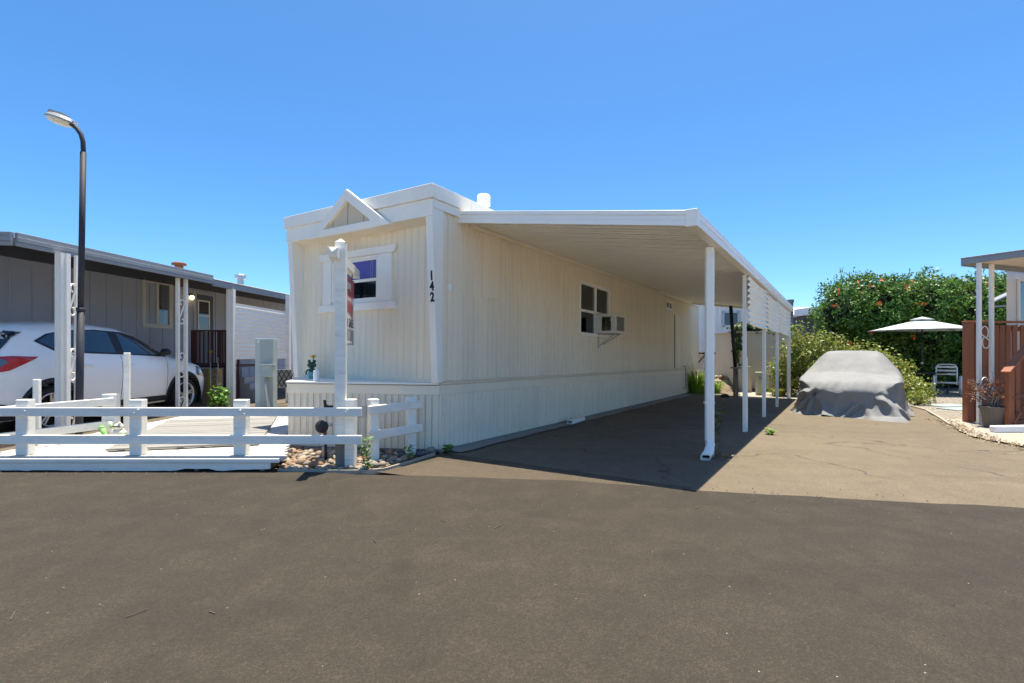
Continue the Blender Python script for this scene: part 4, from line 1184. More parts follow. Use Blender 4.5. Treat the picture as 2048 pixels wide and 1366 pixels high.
# posts
def np_(px, Yd, w, d, ztop, nm='post', mat='white'):
    x = (px - 1024) / F * Yd
    q = MB(NBI @ Matrix.Translation((x, Yd, 0)) @ Matrix.Rotation(R(-5), 4, 'Z'))
    z0 = gz(x, Yd)
    pr = [(-w/2,-d/2),(-w*.12,-d/2),(-w*.08,-d/2+.01),(w*.08,-d/2+.01),(w*.12,-d/2),(w/2,-d/2),(w/2,d/2),(-w/2,d/2)]
    q.prism([(a_, b_, z0) for a_, b_ in pr], (0,0,ztop-z0)); q.build(nm, M[mat], nb); return Vector((x, Yd, 0))
pa1 = np_(121, 7.42, .105, .08, 2.705); pa1b = np_(133, 7.46, .075, .06, 2.705); pa2 = np_(152.5, 7.66, .04, .04, 2.715)
pb1 = np_(355.5, 10.0, .06, .05, 2.715); pb2 = np_(371.5, 10.16, .06, .05, 2.715)
pc = np_(462, 11.4, .165, .09, 2.665)
pd = np_(576.5, 12.6, .10, .08, 2.665)
def scroll(p, q, zc, h, flip=1):
    """S-shaped iron scroll between two posts"""
    e = (q - p); w = e.length; e.normalize(); r = w * .40
    c = (p + q) / 2
    pts = []
    for k in range(0, 22):
        a_ = -math.pi*.45 + k / 21 * math.pi * 1.45
        rr = r * (1 - .0 * k) * (.55 + .45 * k / 21)
        pts.append((math.cos(a_) * rr, h/2 - r + math.sin(a_) * rr))
    lower = [(-x_, -z_) for x_, z_ in pts[::-1]]
    allp = pts + lower
    q_ = MB(NBI); q_.tube([c + e * (x_ * flip) + Vector((0,0,zc + z_)) for x_, z_ in allp], .015, 6)
    return q_
for p, q in ((pa1b + Vector((.03,0,0)), pa2), (pb1, pb2)):
    for zc in ((2.03, 1.05, .12) if p is not pb1 else (2.05, .98, .1)):
        scroll(p, q, zc, .50, -1).build('iron_scroll', M['white'], nb, smooth=True)
# corrugated panel between the rear posts
pcs = Vector((pc.x+.06, pc.y+.03, 0)); pds = Vector((pd.x, pd.y, 0))
mb = MB(NBI)
for sg in (0, .004):
    def fn(a_, b_):
        p = pcs.lerp(pds, a_); z = 1.075 + (2.36 - 1.075) * b_
        p = p + Vector((.2,-.98,0)) * (.02*math.sin(2*math.pi*z/.098) + sg); p.z = z - .12*a_*b_; return p
    mb.grid(fn, 6, 110)
mb.build('wind_panel', M['alum'], nb, smooth=True)
mb = MB(NBI)
pq = pc + Vector((-.07,.05,0)); pr_ = pc + Vector((-.35,1.6,0))
mb.grid(lambda a_, b_: (pq.lerp(pr_, a_) + nn_*(.02*math.sin(2*math.pi*(b_*1.3)/.098)) + Vector((0,0,1.06+1.3*b_))), 3, 110)
mb.build('wind_panel', M['alum'], nb, smooth=True)

# porch with railing and steps (dark red wood)
po_ = thing('porch', 'dark red porch railing by the neighbouring blue-grey door', 'porch', at(415, 700, 13.4, gz(-8, 13.4)))
POI = po_.matrix_world.inverted()
def wp(px, Yd, z): return Vector(((px-1024)/F*Yd, Yd, z))
def pbx(p0, p1, w, h, nm, m): q = MB(POI); q.beam(p0, p1, w, h); return q.build(nm, M[m], po_, bevel=.004)
YP = 13.3
pbx(wp(384,YP,1.80), wp(455,YP,1.80), .09, .04, 'top_rail', 'redwooddark')
pbx(wp(384,YP,.92), wp(455,YP,.92), .05, .05, 'bottom_rail', 'redwooddark')
pbx(wp(389.5,YP,.0), wp(389.5,YP,1.78), .15, .10, 'post', 'redwooddark'); pbx(wp(425,YP+.02,.0), wp(425,YP+.02,1.78), .06, .06, 'post', 'redwooddark'); pbx(wp(441,YP,.0), wp(441,YP,1.78), .06, .06, 'post', 'redwooddark'); pbx(wp(452,YP,.0), wp(452,YP,1.78), .07, .06, 'post', 'redwooddark')
for px in (400, 408, 417, 431, 436, 446): pbx(wp(px,YP,.92), wp(px,YP,1.78), .035, .03, 'baluster', 'redwooddark')
mb = MB(POI); p = wp(384,YP,0); q = wp(458,YP,0); mb.box(p.x, q.x, YP+.05, YP+1.6, .82, .88); mb.build('floor', M['redwooddark'], po_)
mb = MB(POI); mb.box(p.x+.05, q.x+.3, YP+.08, YP+.14, 0, .80); mb.build('apron_wall', M['greywall'], po_)
# stair side wall, stepped
mb = MB(POI); c0 = wp(478, 12.9, 0)
st = [(0,0),(.0,.62),(.14,.62),(.14,.46),(.28,.46),(.28,.30),(.42,.30),(.42,0)]
mb.prism([(c0.x + a_, 12.9, b_ + gz(c0.x,12.9)) for a_, b_ in st], (0, .9, 0)); mb.build('steps', pmat('pale_step_paint', (.34,.34,.36), .7, .06, 2, .05), po_)
pbx(wp(477,12.85,0), wp(477,12.85,1.45), .05, .05, 'stair_post', 'redwooddark')

# electricity pedestal
ep = on_ground(533, 9.35)
el = thing('meter_pedestal', 'tall grey-green electrical meter pedestal beside the house corner', 'meter pedestal', ep, R(8))
mb = MB(); mb.box(-.155,.155,-.12,.12,-.02,1.50); mb.build('cabinet', M['green_box'], el, bevel=.006)
mb = MB(); mb.box(-.157,-.075,-.1215,-.1185,-.0,1.49); mb.build('side_panel', pmat('lighter_enamel', (.42,.48,.48), .45, .05, 2, .03), el)
mb = MB(); mb.box(-.02,.19,-.26,-.121,.80,1.02); mb.build('meter_box', M['green_box'], el, bevel=.005)
mb = MB(); mb.box(-.03,.20,-.275,-.12,1.0205,1.035); mb.build('box_lid', M['galv'], el)
mb = MB(); mb.tube([(.05,-.19,.80),(.05,-.19,.62),(.075,-.19,.42),(.10,-.19,.22),(.15,-.19,.06),(.19,-.19,-.02)], .026, 10); mb.build('conduit', M['galv'], el, smooth=True)
MB().box(-.12,-.085,-.1245,-.1225,1.43,1.46).build('tag_plate', M['signwhite'], el)

# hand truck and cardboard box
ht = thing('hand_truck', 'silver wire hand truck with yellow grip standing by the porch', 'hand truck', on_ground(421, 11.9))
def tb(pts, r, nm, m): q = MB(); q.tube(pts, r, 6); return q.build(nm, M[m], ht, smooth=True)
tb([(0,0,0.0),(0,0,1.22)], .016, 'upright', 'galv')
tb([(0,0,1.22),(-.035,0,1.30),(0,0,1.285),(.035,0,1.30),(0,0,1.22)], .012, 'grip', 'yellow')
tb([(-.06,-.02,.0),(-.03,0,.035),(.05,0,.045),(.10,-.02,.0)], .012, 'foot', 'galv')
for z, L in ((.86,.19),(.62,.19),(.38,.15)): tb([(0,0,z),(L,0,z)], .010, 'cross_bar', 'galv')
tb([(.19,0,.62),(.19,0,.86),(.175,0,.98),(.18,0,1.14)], .010, 'side_bar', 'galv'); tb([(.15,0,.38),(.15,0,.62)], .008, 'side_bar', 'galv'); tb([(.02,0,.63),(.10,0,.76),(.17,0,.64)], .007, 'brace', 'galv')
bx = on_ground(412, 12.3); cbx = thing('cardboard_box', 'upright brown cardboard box behind the white car by the porch', 'box', bx)
MB().box(-.02,.34,-.12,.12,0,.86).build('carton', M['cardboard'], cbx, bevel=.004); MB().box(.13,.19,-.1215,-.1205,0,.86).build('tape', M['yellow'], cbx)
# folded wire rack under the wind panel
wr = thing('wire_rack', 'black crossed wire rack with pale cushion under the wind panel', 'rack', on_ground(562, 11.9))
q = MB(); q.tube([(-.20,0,.02),(-.20,0,.95),(.25,0,.95),(.25,0,.02)], .014, 6); q.build('frame', M['black'], wr, smooth=True)
for k in range(4):
    q = MB(); q.tube([(-.2+k*.11,-.01,.45),(-.2+k*.11+.22,-.01,.85)], .009, 5); q.tube([(-.2+k*.11+.22,-.02,.45),(-.2+k*.11,-.02,.85)], .009, 5); q.build('cross_wire', M['black'], wr)
MB().box(-.19,.24,.02,.08,.42,.86).build('cushion', pmat('pale_cushion', (.45,.42,.38), .9, .1, 5, .1), wr)
# white crate by the porch
ct = on_ground(482, 9.0); cr = thing('plastic_crate', 'small white crate on the ground behind the fence near the pedestal', 'crate', ct)
MB().box(-.10,.10,-.08,.08,0,.245).build('bin', M['candle'], cr, bevel=.01); MB().box(-.108,.108,-.088,.088,.246,.26).build('rim', M['candle'], cr)

# ================================================================== WHITE SUV
carM = Matrix.Translation((-8.03, 6.83, gz(-8.0, 9))) @ Matrix.Rotation(math.atan2(nd.y, nd.x), 4, 'Z')
car = thing('parked_car', 'white SUV parked under the grey neighbour carport', 'car'); car.matrix_world = carM
def interp(x, pts):
    xs = [p[0] for p in pts]; return float(np.interp(x, xs, [p[1] for p in pts]))
def smooth_i(x, pts, r=.10):
    return sum(interp(x + d * r, pts) * w for d, w in ((-1,.15),(-.5,.2),(0,.3),(.5,.2),(1,.15)))
TOP = [(0,.80),(.05,1.02),(.18,1.20),(.42,1.58),(.62,1.685),(1.2,1.735),(1.8,1.74),(2.3,1.70),(2.62,1.60),(3.0,1.40),(3.45,1.165),(3.7,1.12),(4.15,1.02),(4.4,.90),(4.52,.72),(4.56,.6)]
WID = [(0,.74),(.06,.80),(.25,.89),(.7,.925),(3.6,.925),(4.1,.89),(4.4,.78),(4.52,.66),(4.56,.6)]
BELT = [(0,.75),(.1,.95),(.4,1.20),(.8,1.21),(2.2,1.165),(3.2,1.115),(3.6,1.05),(4.2,.93),(4.5,.66),(4.56,.52)]
def ztop(x): return smooth_i(x, TOP, .07)
def half(x): return smooth_i(x, WID, .06)
def section(x):
    w = half(x); zt = ztop(x); b = min(smooth_i(x, BELT, .07), zt - .05)
    d = zt - b
    return [(.80*w,.24),(.93*w,.27),(.975*w,.42),(.995*w,.62),(1.0*w,.80 if b > .9 else b*.85),(.985*w,(b-.06) if b > .9 else b*.95),(.955*w,b),
            (.90*w,b+.30*d),(.825*w,b+.66*d),(.755*w,b+.86*d),(.66*w,b+.945*d),(.5*w,b+.98*d),(.25*w,b+.997*d),(0,zt)]
def yh(x, z):
    s = section(x)
    for (y0_, z0_), (y1_, z1_) in zip(s, s[1:]):
        if z0_ <= z <= z1_: return y0_ + (y1_ - y0_) * (z - z0_) / max(1e-6, z1_ - z0_)
    return s[0][0]
xs = [i / 56 * 4.56 for i in range(57)]
rings = []
for x in xs:
    s = section(x)
    rings.append([(x, -a_, b_) for a_, b_ in s] + [(x, a_, b_) for a_, b_ in s[::-1][1:]])
nr_ = len(rings[0]); mb = MB()
mb.add([p for r_ in rings for p in r_], [(i*nr_+k, i*nr_+(k+1)%nr_, (i+1)*nr_+(k+1)%nr_, (i+1)*nr_+k) for i in range(56) for k in range(nr_)] + [tuple(range(nr_))[::-1], tuple(range(56*nr_, 57*nr_))])
body = mb.build('body', M['carwhite'], car, smooth=True)
bmf = bmesh.new(); bmf.from_mesh(body.data); bmesh.ops.recalc_face_normals(bmf, faces=bmf.faces); bmf.to_mesh(body.data); bmf.free()
WX = (.95, 3.66); WR = .362
mbc = MB()
for x in WX:
    for sgn in (-1, 1):
        mbc.tube([(x, sgn*.58, .36), (x, sgn*1.1, .36)], .425, 36)
cut = mbc.build('arch_cutter', None)
bmf = bmesh.new(); bmf.from_mesh(cut.data); bmesh.ops.recalc_face_normals(bmf, faces=bmf.faces); bmf.to_mesh(cut.data); bmf.free()
md = body.modifiers.new('cut', 'BOOLEAN'); md.object = cut; md.operation = 'DIFFERENCE'; md.solver = 'EXACT'
cut.parent = car
dg = bpy.context.evaluated_depsgraph_get(); dg.update()
nm_ = bpy.data.meshes.new_from_object(body.evaluated_get(dg))
body.modifiers.clear(); body.data = nm_; 
if not nm_.materials: nm_.materials.append(M['carwhite'])
bpy.data.objects.remove(cut)
def patch(poly, off, nm, mat, parent=car, sides=(-1,), th=.004, step=.05):
    """panel following the car's flank: polygon in (x, z)"""
    bm = bmesh.new(); f = bm.faces.new([bm.verts.new((x_, 0, z_)) for x_, z_ in poly])
    x0_ = min(p[0] for p in poly); x1_ = max(p[0] for p in poly); z0_ = min(p[1] for p in poly); z1_ = max(p[1] for p in poly)
    k = x0_ + step
    while k < x1_: bmesh.ops.bisect_plane(bm, geom=bm.verts[:]+bm.edges[:]+bm.faces[:], plane_co=(k,0,0), plane_no=(1,0,0)); k += step
    k = z0_ + step
    while k < z1_: bmesh.ops.bisect_plane(bm, geom=bm.verts[:]+bm.edges[:]+bm.faces[:], plane_co=(0,0,k), plane_no=(0,0,1)); k += step
    out = []
    for sgn in sides:
        b2 = bm.copy()
        for v in b2.verts: v.co.y = sgn * (yh(v.co.x, v.co.z) + off)
        b2.normal_update()
        for fc in b2.faces:
            fc.smooth = True
            if fc.normal.y * sgn < 0: fc.normal_flip()
        me = bpy.data.meshes.new(nm); b2.to_mesh(me); b2.free(); out.append(link(nm, me, mat, parent))
    bm.free(); return out
DLO = [(.74,1.41),(1.02,1.255),(1.5,1.225),(2.3,1.195),(3.22,1.15),(3.25,1.175),(3.02,1.33),(2.68,1.515),(2.35,1.60),(1.8,1.625),(1.25,1.59),(.95,1.525)]
patch(DLO, .004, 'window_surround', M['plasticblk'])
patch([(.80,1.41),(1.04,1.28),(1.24,1.265),(1.24,1.57),(.98,1.51)], .008, 'quarter_window', M['carglass'])
patch([(1.29,1.262),(2.08,1.228),(2.02,1.595),(1.70,1.603),(1.29,1.575)], .008, 'rear_door_window', M['carglass'])
patch([(2.24,1.22),(3.10,1.18),(2.96,1.315),(2.66,1.485),(2.33,1.575),(2.20,1.58)], .008, 'front_door_window', M['carglass'])
patch([(.16,1.13),(.28,1.24),(.47,1.46),(.62,1.54),(.40,1.56),(.3,1.44),(.2,1.25)], .022, 'rear_glass', M['carglass'])
patch([(.03,.93),(.35,.98),(.60,1.10),(.74,1.175),(.40,1.19),(.12,1.17),(.06,1.06)], .008, 'tail_lamp', M['taillight'])
patch([(.06,1.0),(.22,1.02),(.34,1.10),(.30,1.15),(.12,1.14)], .013, 'reverse_lamp', M['lampclear'])
patch([(1.42,.25),(3.18,.25),(3.22,.40),(1.36,.40)], .010, 'sill_cladding', M['plasticblk'])
patch([(.02,.27),(.50,.27),(.52,.42),(.30,.50),(.03,.56)], .010, 'bumper_cladding', M['plasticblk'])
for x0_ in (2.14, 1.30, 3.16):
    z0_ = .42; pts = [(x0_, .42), (x0_+.03, .9), (x0_+.02, 1.18)] if x0_ != 1.30 else [(1.42,.60),(1.36,.9),(1.28,1.22)]
    q = MB(); q.tube([(a_, -(yh(a_, b_)+.001), b_) for a_, b_ in [(interp(t, [(0,pts[0][0]),(.5,pts[1][0]),(1,pts[2][0])]), interp(t, [(0,pts[0][1]),(.5,pts[1][1]),(1,pts[2][1])])) for t in [k/10 for k in range(11)]]], .0035, 4); q.build('door_seam', M['plasticblk'], car)
for xh in (2.30, 1.52):
    q = MB(); q.ball((xh, -(yh(xh, 1.02)+.012), 1.02), (.10,.016,.018), 12, 8); q.build('door_handle', M['carwhite'], car, smooth=True)
q = MB(); q.ball((3.02,-1.02,1.245), (.075,.10,.068), 14, 10); q.build('wing_mirror', M['plasticblk'], car, smooth=True)
q = MB(); q.beam((3.04,-.86,1.19),(3.03,-.98,1.215),.05,.04); q.build('mirror_arm', M['plasticblk'], car)
q = MB(); q.ball((.50,0,1.70), (.22,.50,.035), 16, 8); q.build('roof_spoiler', M['carwhite'], car, smooth=True)
q = MB(); q.add([(.70,-.02,1.69),(.95,-.02,1.72),(.95,.02,1.72),(.70,.02,1.69),(.72,0,1.80)], [(0,1,4),(1,2,4),(2,3,4),(3,0,4)]); q.build('antenna_fin', M['carwhite'], car)
patch([(4.0,.76),(4.38,.70),(4.45,.78),(4.3,.88),(4.0,.95)], .008, 'head_lamp', M['lampclear'])
for x in WX:
    pts = []
    q = MB()
    K = 30; vs = []
    for k in range(K + 1):
        a_ = math.pi * (-.10) + math.pi * 1.2 * k / K
        for rr, o_ in ((.418,.001),(.43,.014),(.485,.014),(.492,.001)):
            x_ = x + math.cos(a_)*rr; z_ = .36 + math.sin(a_)*rr
            vs.append((x_, -(yh(x_, max(z_, .25)) + o_), max(z_, .25)))
    q.add(vs, [(k*4+c, k*4+c+1, (k+1)*4+c+1, (k+1)*4+c) for k in range(K) for c in range(3)])
    q.build('arch_cladding', M['plasticblk'], car, smooth=True)
    q = MB(); q.grid(lambda a_, b_: (x + math.cos(math.pi*(-.15+1.3*a_))*.424, -.94 + b_*.36, .36 + math.sin(math.pi*(-.15+1.3*a_))*.424), 20, 1)
    q.box(x-.43, x+.43, -.575, -.57, .2, .80); q.build('wheel_well', M['dark'], car)
    for sgn in (-1, 1):
        wl = MB(Matrix.Translation((x, sgn*.80, .36)) @ Matrix.Rotation(-sgn*math.pi/2, 4, 'X'))
        wl.lathe([(.24,-.11),(.33,-.115),(.355,-.09),(WR,-.05),(WR,.05),(.355,.09),(.33,.112),(.262,.112),(.255,.10),(.24,.02)], 36)
        ty = wl.build('wheel', M['rubber'], car, smooth=True)
        if sgn < 0:
            rm = MB(wl.m); rm.lathe([(.262,.104),(.264,.114),(.245,.114),(.236,.06),(.234,.032)], 32, (0,0,0), False)
            rm.build('rim', M['steel'], ty, smooth=True)
            bk = MB(wl.m); bk.lathe([(.234,.02),(.234,.040),(.02,.046)], 24); bk.build('brake_shadow', M['dark'], ty)
            for k in range(5):
                for d_ in (-.16, .16):
                    a_ = 2*math.pi*k/5 + d_ + .3; a2 = 2*math.pi*k/5 + d_*.75 + .3
                    sp_ = MB(wl.m); sp_.beam((math.cos(a_)*.05, math.sin(a_)*.05, .088), (math.cos(a2)*.25, math.sin(a2)*.25, .098), .030, .022); sp_.build('spoke', M['steel'], ty, bevel=.004)
            hb = MB(wl.m); hb.lathe([(.06,.07),(.06,.10),(.03,.108),(.01,.108)], 16); hb.build('hub_cap', M['steel'], ty)

# ================================================================== COVERED CAR
cL = Vector((6.15, 11.02, 0)); cR = Vector((7.76, 9.84, 0))
cdir = Vector((.60, .80, 0)); cacr = Vector((.80, -.60, 0))
c0 = (cL + cR) / 2
cc = thing('covered_car', 'sedan hidden under a loose grey fabric cover on the driveway', 'covered car', Vector((c0.x, c0.y, gz(c0.x + 1, c0.y + 1.2))), math.atan2(cdir.y, cdir.x))
CLn, CW = 4.35, 1.94
PROF = [(0,.60),(.04,.68),(.12,.74),(.35,.80),(1.05,.90),(1.2,.93),(1.75,1.30),(1.95,1.385),(2.4,1.42),(3.0,1.385),(3.3,1.28),(3.8,1.02),(4.1,.96),(4.3,.86),(4.35,.8)]
def ctop(x): return smooth_i(min(max(x, 0), CLn), PROF, .14)
NTh = 520
per = []
for i in range(NTh):                       # rounded-rectangle plan, param by angle
    t = 2 * math.pi * i / NTh
    e_ = 5.0
    ct, st_ = math.cos(t), math.sin(t)
    r_ = (abs(ct)**e_ + abs(st_)**e_) ** (-1 / e_)
    per.append((CLn/2 + ct * r_ * CLn/2, st_ * r_ * CW/2))
arc_ = [0]
for i in range(1, NTh): arc_.append(arc_[-1] + math.hypot(per[i][0]-per[i-1][0], per[i][1]-per[i-1][1]))
def edge_drop(x, y):
    e_ = max(abs(x - CLn/2) / (CLn/2), abs(y) / (CW/2)); return .10 * max(0, (e_ - .90) / .10) ** 2
def top_h(x, y):
    k = abs(y) / (CW/2)
    zt = ctop(x)
    lowz = .80 + .10 * min(1, x / 1.0)
    side = min(zt, lowz)
    if zt > lowz + .02:                   # cabin: slopes in towards the roof
        kk = min(1, max(0, (k - .48) / .52)); kk = kk*kk*(3-2*kk)*.45 + kk**1.6*.55
        return zt - (zt - lowz) * kk * .96 - .05 * k * k - edge_drop(x, y)
    return zt - .06 * k ** 4 - edge_drop(x, y)
def nz(a, b, s=0):
    return math.sin(a*1.7+s)*.5 + math.sin(a*3.9+b*2.3+s*1.3)*.3 + math.sin(a*8.3-b*4.1+s*2.1)*.2
def ridge(u, w): return math.exp(-(u / w) ** 2)
# sharp drapes: perimeter position of anchor, height of anchor, slant, width, amplitude
NT_TOP, NS = 34, 46
vs = []; cv = MB()
ring_edge = []
for j in range(NT_TOP + 1):
    s_ = (j / NT_TOP) ** .8
    for i in range(NTh):
        x = CLn/2 + (per[i][0] - CLn/2) * s_; y = per[i][1] * s_
        z = top_h(x, y) + .022 * s_**6 * nz(x*5+y*7, y*4, 3)
        wr_ = .010 * nz(x*3.1 + y*2, y*3.7, 1) - .022 * ridge(x - 1.16 - .05*math.sin(y*4), .09) * (abs(y) < .95) + .010 * ridge(math.sin(x*2.1 + abs(y)*2.6 + .6*math.sin(y*3)), .16) * (1 if 1.1 < x < 2.0 else .35)
        vs.append((x, y, z + wr_ * min(1, s_*2.5)))
drapes = []
rd = random.Random(31)
for k in range(46):
    drapes.append((rd.uniform(0, arc_[-1]), rd.uniform(-.55, .55), rd.uniform(.018, .05), rd.uniform(.012, .042), rd.uniform(.1, .8)))
# strong folds on the near end (x ~ 0), anchored at its two top corners
ne = lambda y: arc_[min(range(NTh), key=lambda i: (per[i][0]-0)**2*4 + (per[i][1]-y)**2)]
big = [(ne(.66), .95, .045, .045, .0), (ne(.74), .55, .035, .04, .0), (ne(.60), 1.35, .05, .05, .05), (ne(-.45), -.85, .05, .05, .1), (ne(-.52), -.45, .04, .045, .2), (ne(-.40), .9, .05, .05, .35), (ne(.1), .25, .05, .02, .0), (ne(-.70), -.25, .04, .045, 0), (ne(.82), .1, .03, .035, .1)]
bd = []
for a_, sl_k, w_k, am, st0 in big: bd.append((a_, -sl_k, w_k*1.15, am*1.35, st0))
Ltot = arc_[-1]
for j in range(1, NS + 1):
    q = j / NS
    for i in range(NTh):
        px_, py_ = per[i]
        z0_ = top_h(px_, py_) + .022 * nz(px_*5+py_*7, py_*4, 3); a_ = arc_[i]
        near = max(0, 1 - px_ / .8)
        hem = .006 + .010 * (1 + math.sin(a_*5.3)) + .055 * ridge((a_ - ne(.42)) % Ltot - .0, .22) * near
        z = z0_ + (hem - z0_) * q
        drop = z0_ - z
        nx = math.copysign(abs((px_-CLn/2)/(CLn/2))**4, px_-CLn/2); ny = math.copysign(abs(py_/(CW/2))**4, py_)
        L_ = math.hypot(nx, ny) or 1; nx /= L_; ny /= L_
        o_ = .03 * math.sin(min(1, q*3)*math.pi/2) - .05*math.sin(q*math.pi)*(1-near) + .05 * q*q*(1 - .7*near)
        o_ += near * (-.045 * math.sin(q*math.pi)**1.0)          # hollow below the bonnet edge
        o_ += .30 * q**1.3 * ridge((a_ - ne(-.92)), .34) - near * .03 * math.sin(q*math.pi)         # flared front corner
        for (da, dsl, dw, dam, dst) in drapes:
            if q > dst*.6:
                dd = (a_ - da - dsl*drop + Ltot/2) % Ltot - Ltot/2
                if abs(dd) < .3: o_ += dam * ridge(dd, dw + .05*q) * min(1, (q - dst*.6)*3)
        for (da, dsl, dw, dam, dst) in bd:
            dd = (a_ - da - dsl*drop + Ltot/2) % Ltot - Ltot/2
            if abs(dd) < .4: o_ += dam * (ridge(dd, dw + .03*q) - .6*ridge(dd - .09, dw*.8)) * min(1, max(0, q - dst)*6)
        o_ += .008 * nz(a_*4, z*6, 2)
        if q > .86:                                              # cloth pooling at the hem
            o_ += (q - .86) / .14 * (.03 + .05 * max(0, math.sin(a_*4.1 + 1)) + .03 * math.sin(a_*11))
            z += .012 * max(0, math.sin(a_*9.0)) * (1 - q) / .14
        vs.append((px_ + nx*o_, py_ + ny*o_, max(z, .004)))
tot = NT_TOP + NS
fs_ = [(j*NTh+i, (j+1)*NTh+i, (j+1)*NTh+(i+1)%NTh, j*NTh+(i+1)%NTh) for j in range(1, tot) for i in range(NTh)]
vs.append((CLn/2, 0, top_h(CLn/2, 0))); cidx = len(vs) - 1
fs_ += [(cidx, NTh+i, NTh+(i+1)%NTh) for i in range(NTh)]
cv.v = vs; cv.f = fs_
t = NT('grey_car_cover'); v_ = t.pos()
n1 = t.noise(v_, 2.2, 5, .6); n2 = t.noise(v_, 300, 2)
c_ = t.mix(t.ramp(n1, .35, .7), (.205,.211,.212), (.255,.26,.256))
d_ = t.ramp(t.noise(v_, 5, 6, .7, 1.0), .60, .80); c_ = t.mix(t.math('MULTIPLY', d_, .35), c_, (.36,.34,.30))
nb1 = t.bump(t.noise(t.pos((1,1,.7), (0,.5,.4)), 8, 6, .62, 1.6), .38, .03); nb2 = t.bump(n2, .15, .002, nb1)
M['cover'] = t.done(c_, .75, .25, nb2)
cv.build('car_cover', M['cover'], cc, smooth=True)

# ================================================================== FOLIAGE HELPERS
def blob_points(n, c, r, shell=.55, lump=.25, seed=0, zmin=None):
    """points filling a lumpy ellipsoid, denser toward the outside"""
    g = np.random.default_rng(seed)
    d = g.normal(size=(n, 3)); d /= np.linalg.norm(d, axis=1, keepdims=True)
    k = 1 + lump * (np.sin(d[:,0]*5+seed) * np.cos(d[:,1]*4.3+seed*1.7) + .6*np.sin(d[:,2]*7+d[:,0]*3+seed) + .4*np.sin(d[:,0]*13)*np.cos(d[:,2]*11+seed))
    rr = (shell + (1 - shell) * g.random(n) ** .5) * k
    P = np.array(c) + d * rr[:,None] * np.array(r)
    return P, d, rr
def clumpy(P, D, g, n_cl, spread, per):
    """turn seed points into twig clumps"""
    idx = g.integers(0, len(P), n_cl)
    C = P[idx]; DD = D[idx]
    Q = np.repeat(C, per, 0) + g.normal(size=(n_cl*per, 3)) * spread
    return Q, np.repeat(DD, per, 0), np.repeat(g.random(n_cl), per)
def branchy(base, tips, r0, seed, mat, parent, nm='branch'):
    r = random.Random(seed); mb = MB(parent.matrix_world.inverted())
    for tp in tips:
        a_ = Vector(base); b_ = Vector(tp); mid = a_.lerp(b_, .5) + Vector((r.uniform(-.2,.2), r.uniform(-.2,.2), r.uniform(.0,.25)))*(b_-a_).length*.6
        pts = [a_.lerp(mid, k/4).lerp(mid.lerp(b_, k/4), k/4) for k in range(5)]
        mb.tube(pts, [r0*(1-.2*k) for k in range(5)], 6)
    return mb.build(nm, M[mat], parent, smooth=True)
def world_leaves(root, nm, P, N, size, tone, mat, aspect=1.8):
    inv = np.array(root.matrix_world.inverted())
    P2 = P @ inv[:3,:3].T + inv[:3,3]; N2 = N @ inv[:3,:3].T
    return leaf_mesh(nm, P2, N2, size, tone, aspect, mat, root)

# ---- tall flowering hedge
g = np.random.default_rng(3)
hb0 = on_ground(1830, 20.3)
hedge = thing('flowering_hedge', 'tall clipped dark green hedge tree dotted with orange flowers', 'hedge', hb0)
lobes = []
for k in range(15):
    f = k / 14
    px = 1684 + f * 384
    Yd = 20.2 + .5*math.sin(k*1.9)
    zt = 4.16 + .10*math.sin(k*1.3) - (.22 if k == 0 else 0)
    lobes.append(((px-1024)/F*Yd, Yd, zt - 1.15, .95, 1.25, 1.2))
    lobes.append(((px+8-1024)/F*Yd, Yd+.2, zt - 2.45, .95, 1.15, 1.1))
    if k > 1: lobes.append(((px+20-1024)/F*(Yd+.3), Yd+.5, .75, .9, .9, 1.0))
Ps, Ns, Ts = [], [], []
for i, (x, y_, z, rx, ry, rz_h) in enumerate(lobes):
    P, D, rr = blob_points(900, (x, y_, z), (rx, ry, rz_h), .72, .16, i+10)
    Q, QD, tn = clumpy(P, D, g, 480, .09, 8)
    Ps.append(Q); Ns.append(QD*.7 + g.normal(size=Q.shape)*.75 + np.array([0,-.1,.45])); Ts.append(tn*.65 + g.random(len(Q))*.35)
P = np.concatenate(Ps); N = np.concatenate(Ns); T_ = np.concatenate(Ts)
keep = P[:,2] > gz(14, 20) + .05
world_leaves(hedge, 'crown', P[keep], N[keep], g.uniform(.04,.085,keep.sum()), T_[keep], M['leaf_hedge'])
# dark inner mass of twigs, so the hedge is not hollow
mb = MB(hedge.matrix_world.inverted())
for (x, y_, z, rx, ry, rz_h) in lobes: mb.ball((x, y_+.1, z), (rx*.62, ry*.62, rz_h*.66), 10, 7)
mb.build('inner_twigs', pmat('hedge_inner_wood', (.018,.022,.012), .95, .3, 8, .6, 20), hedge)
branchy((14.6,20.4,gz(14,20)), [(x, y_, z) for (x, y_, z, *_r) in lobes[::3]], .07, 4, 'bark', hedge, 'trunk')
# stray shoots along the top
sh_p, sh_n, sh_t = [], [], []
for k in range(70):
    px = g.uniform(1662, 2040); Yd = 19.6 + g.uniform(-.2,.8); x = (px-1024)/F*Yd
    z0_ = 3.95 + g.uniform(-.2,.25) - (.3 if px < 1680 else 0); L = g.uniform(.15,.5); dx = g.uniform(-.12,.12)
    for q in range(10):
        f = q/9; sh_p.append((x+dx*f+g.normal()*.02, Yd+g.normal()*.02, z0_+L*f)); sh_n.append(g.normal(size=3)); sh_t.append(g.random())
world_leaves(hedge, 'top_shoots', np.array(sh_p), np.array(sh_n), .05, np.array(sh_t), M['leaf_hedge'])['kind'] = 'stuff'
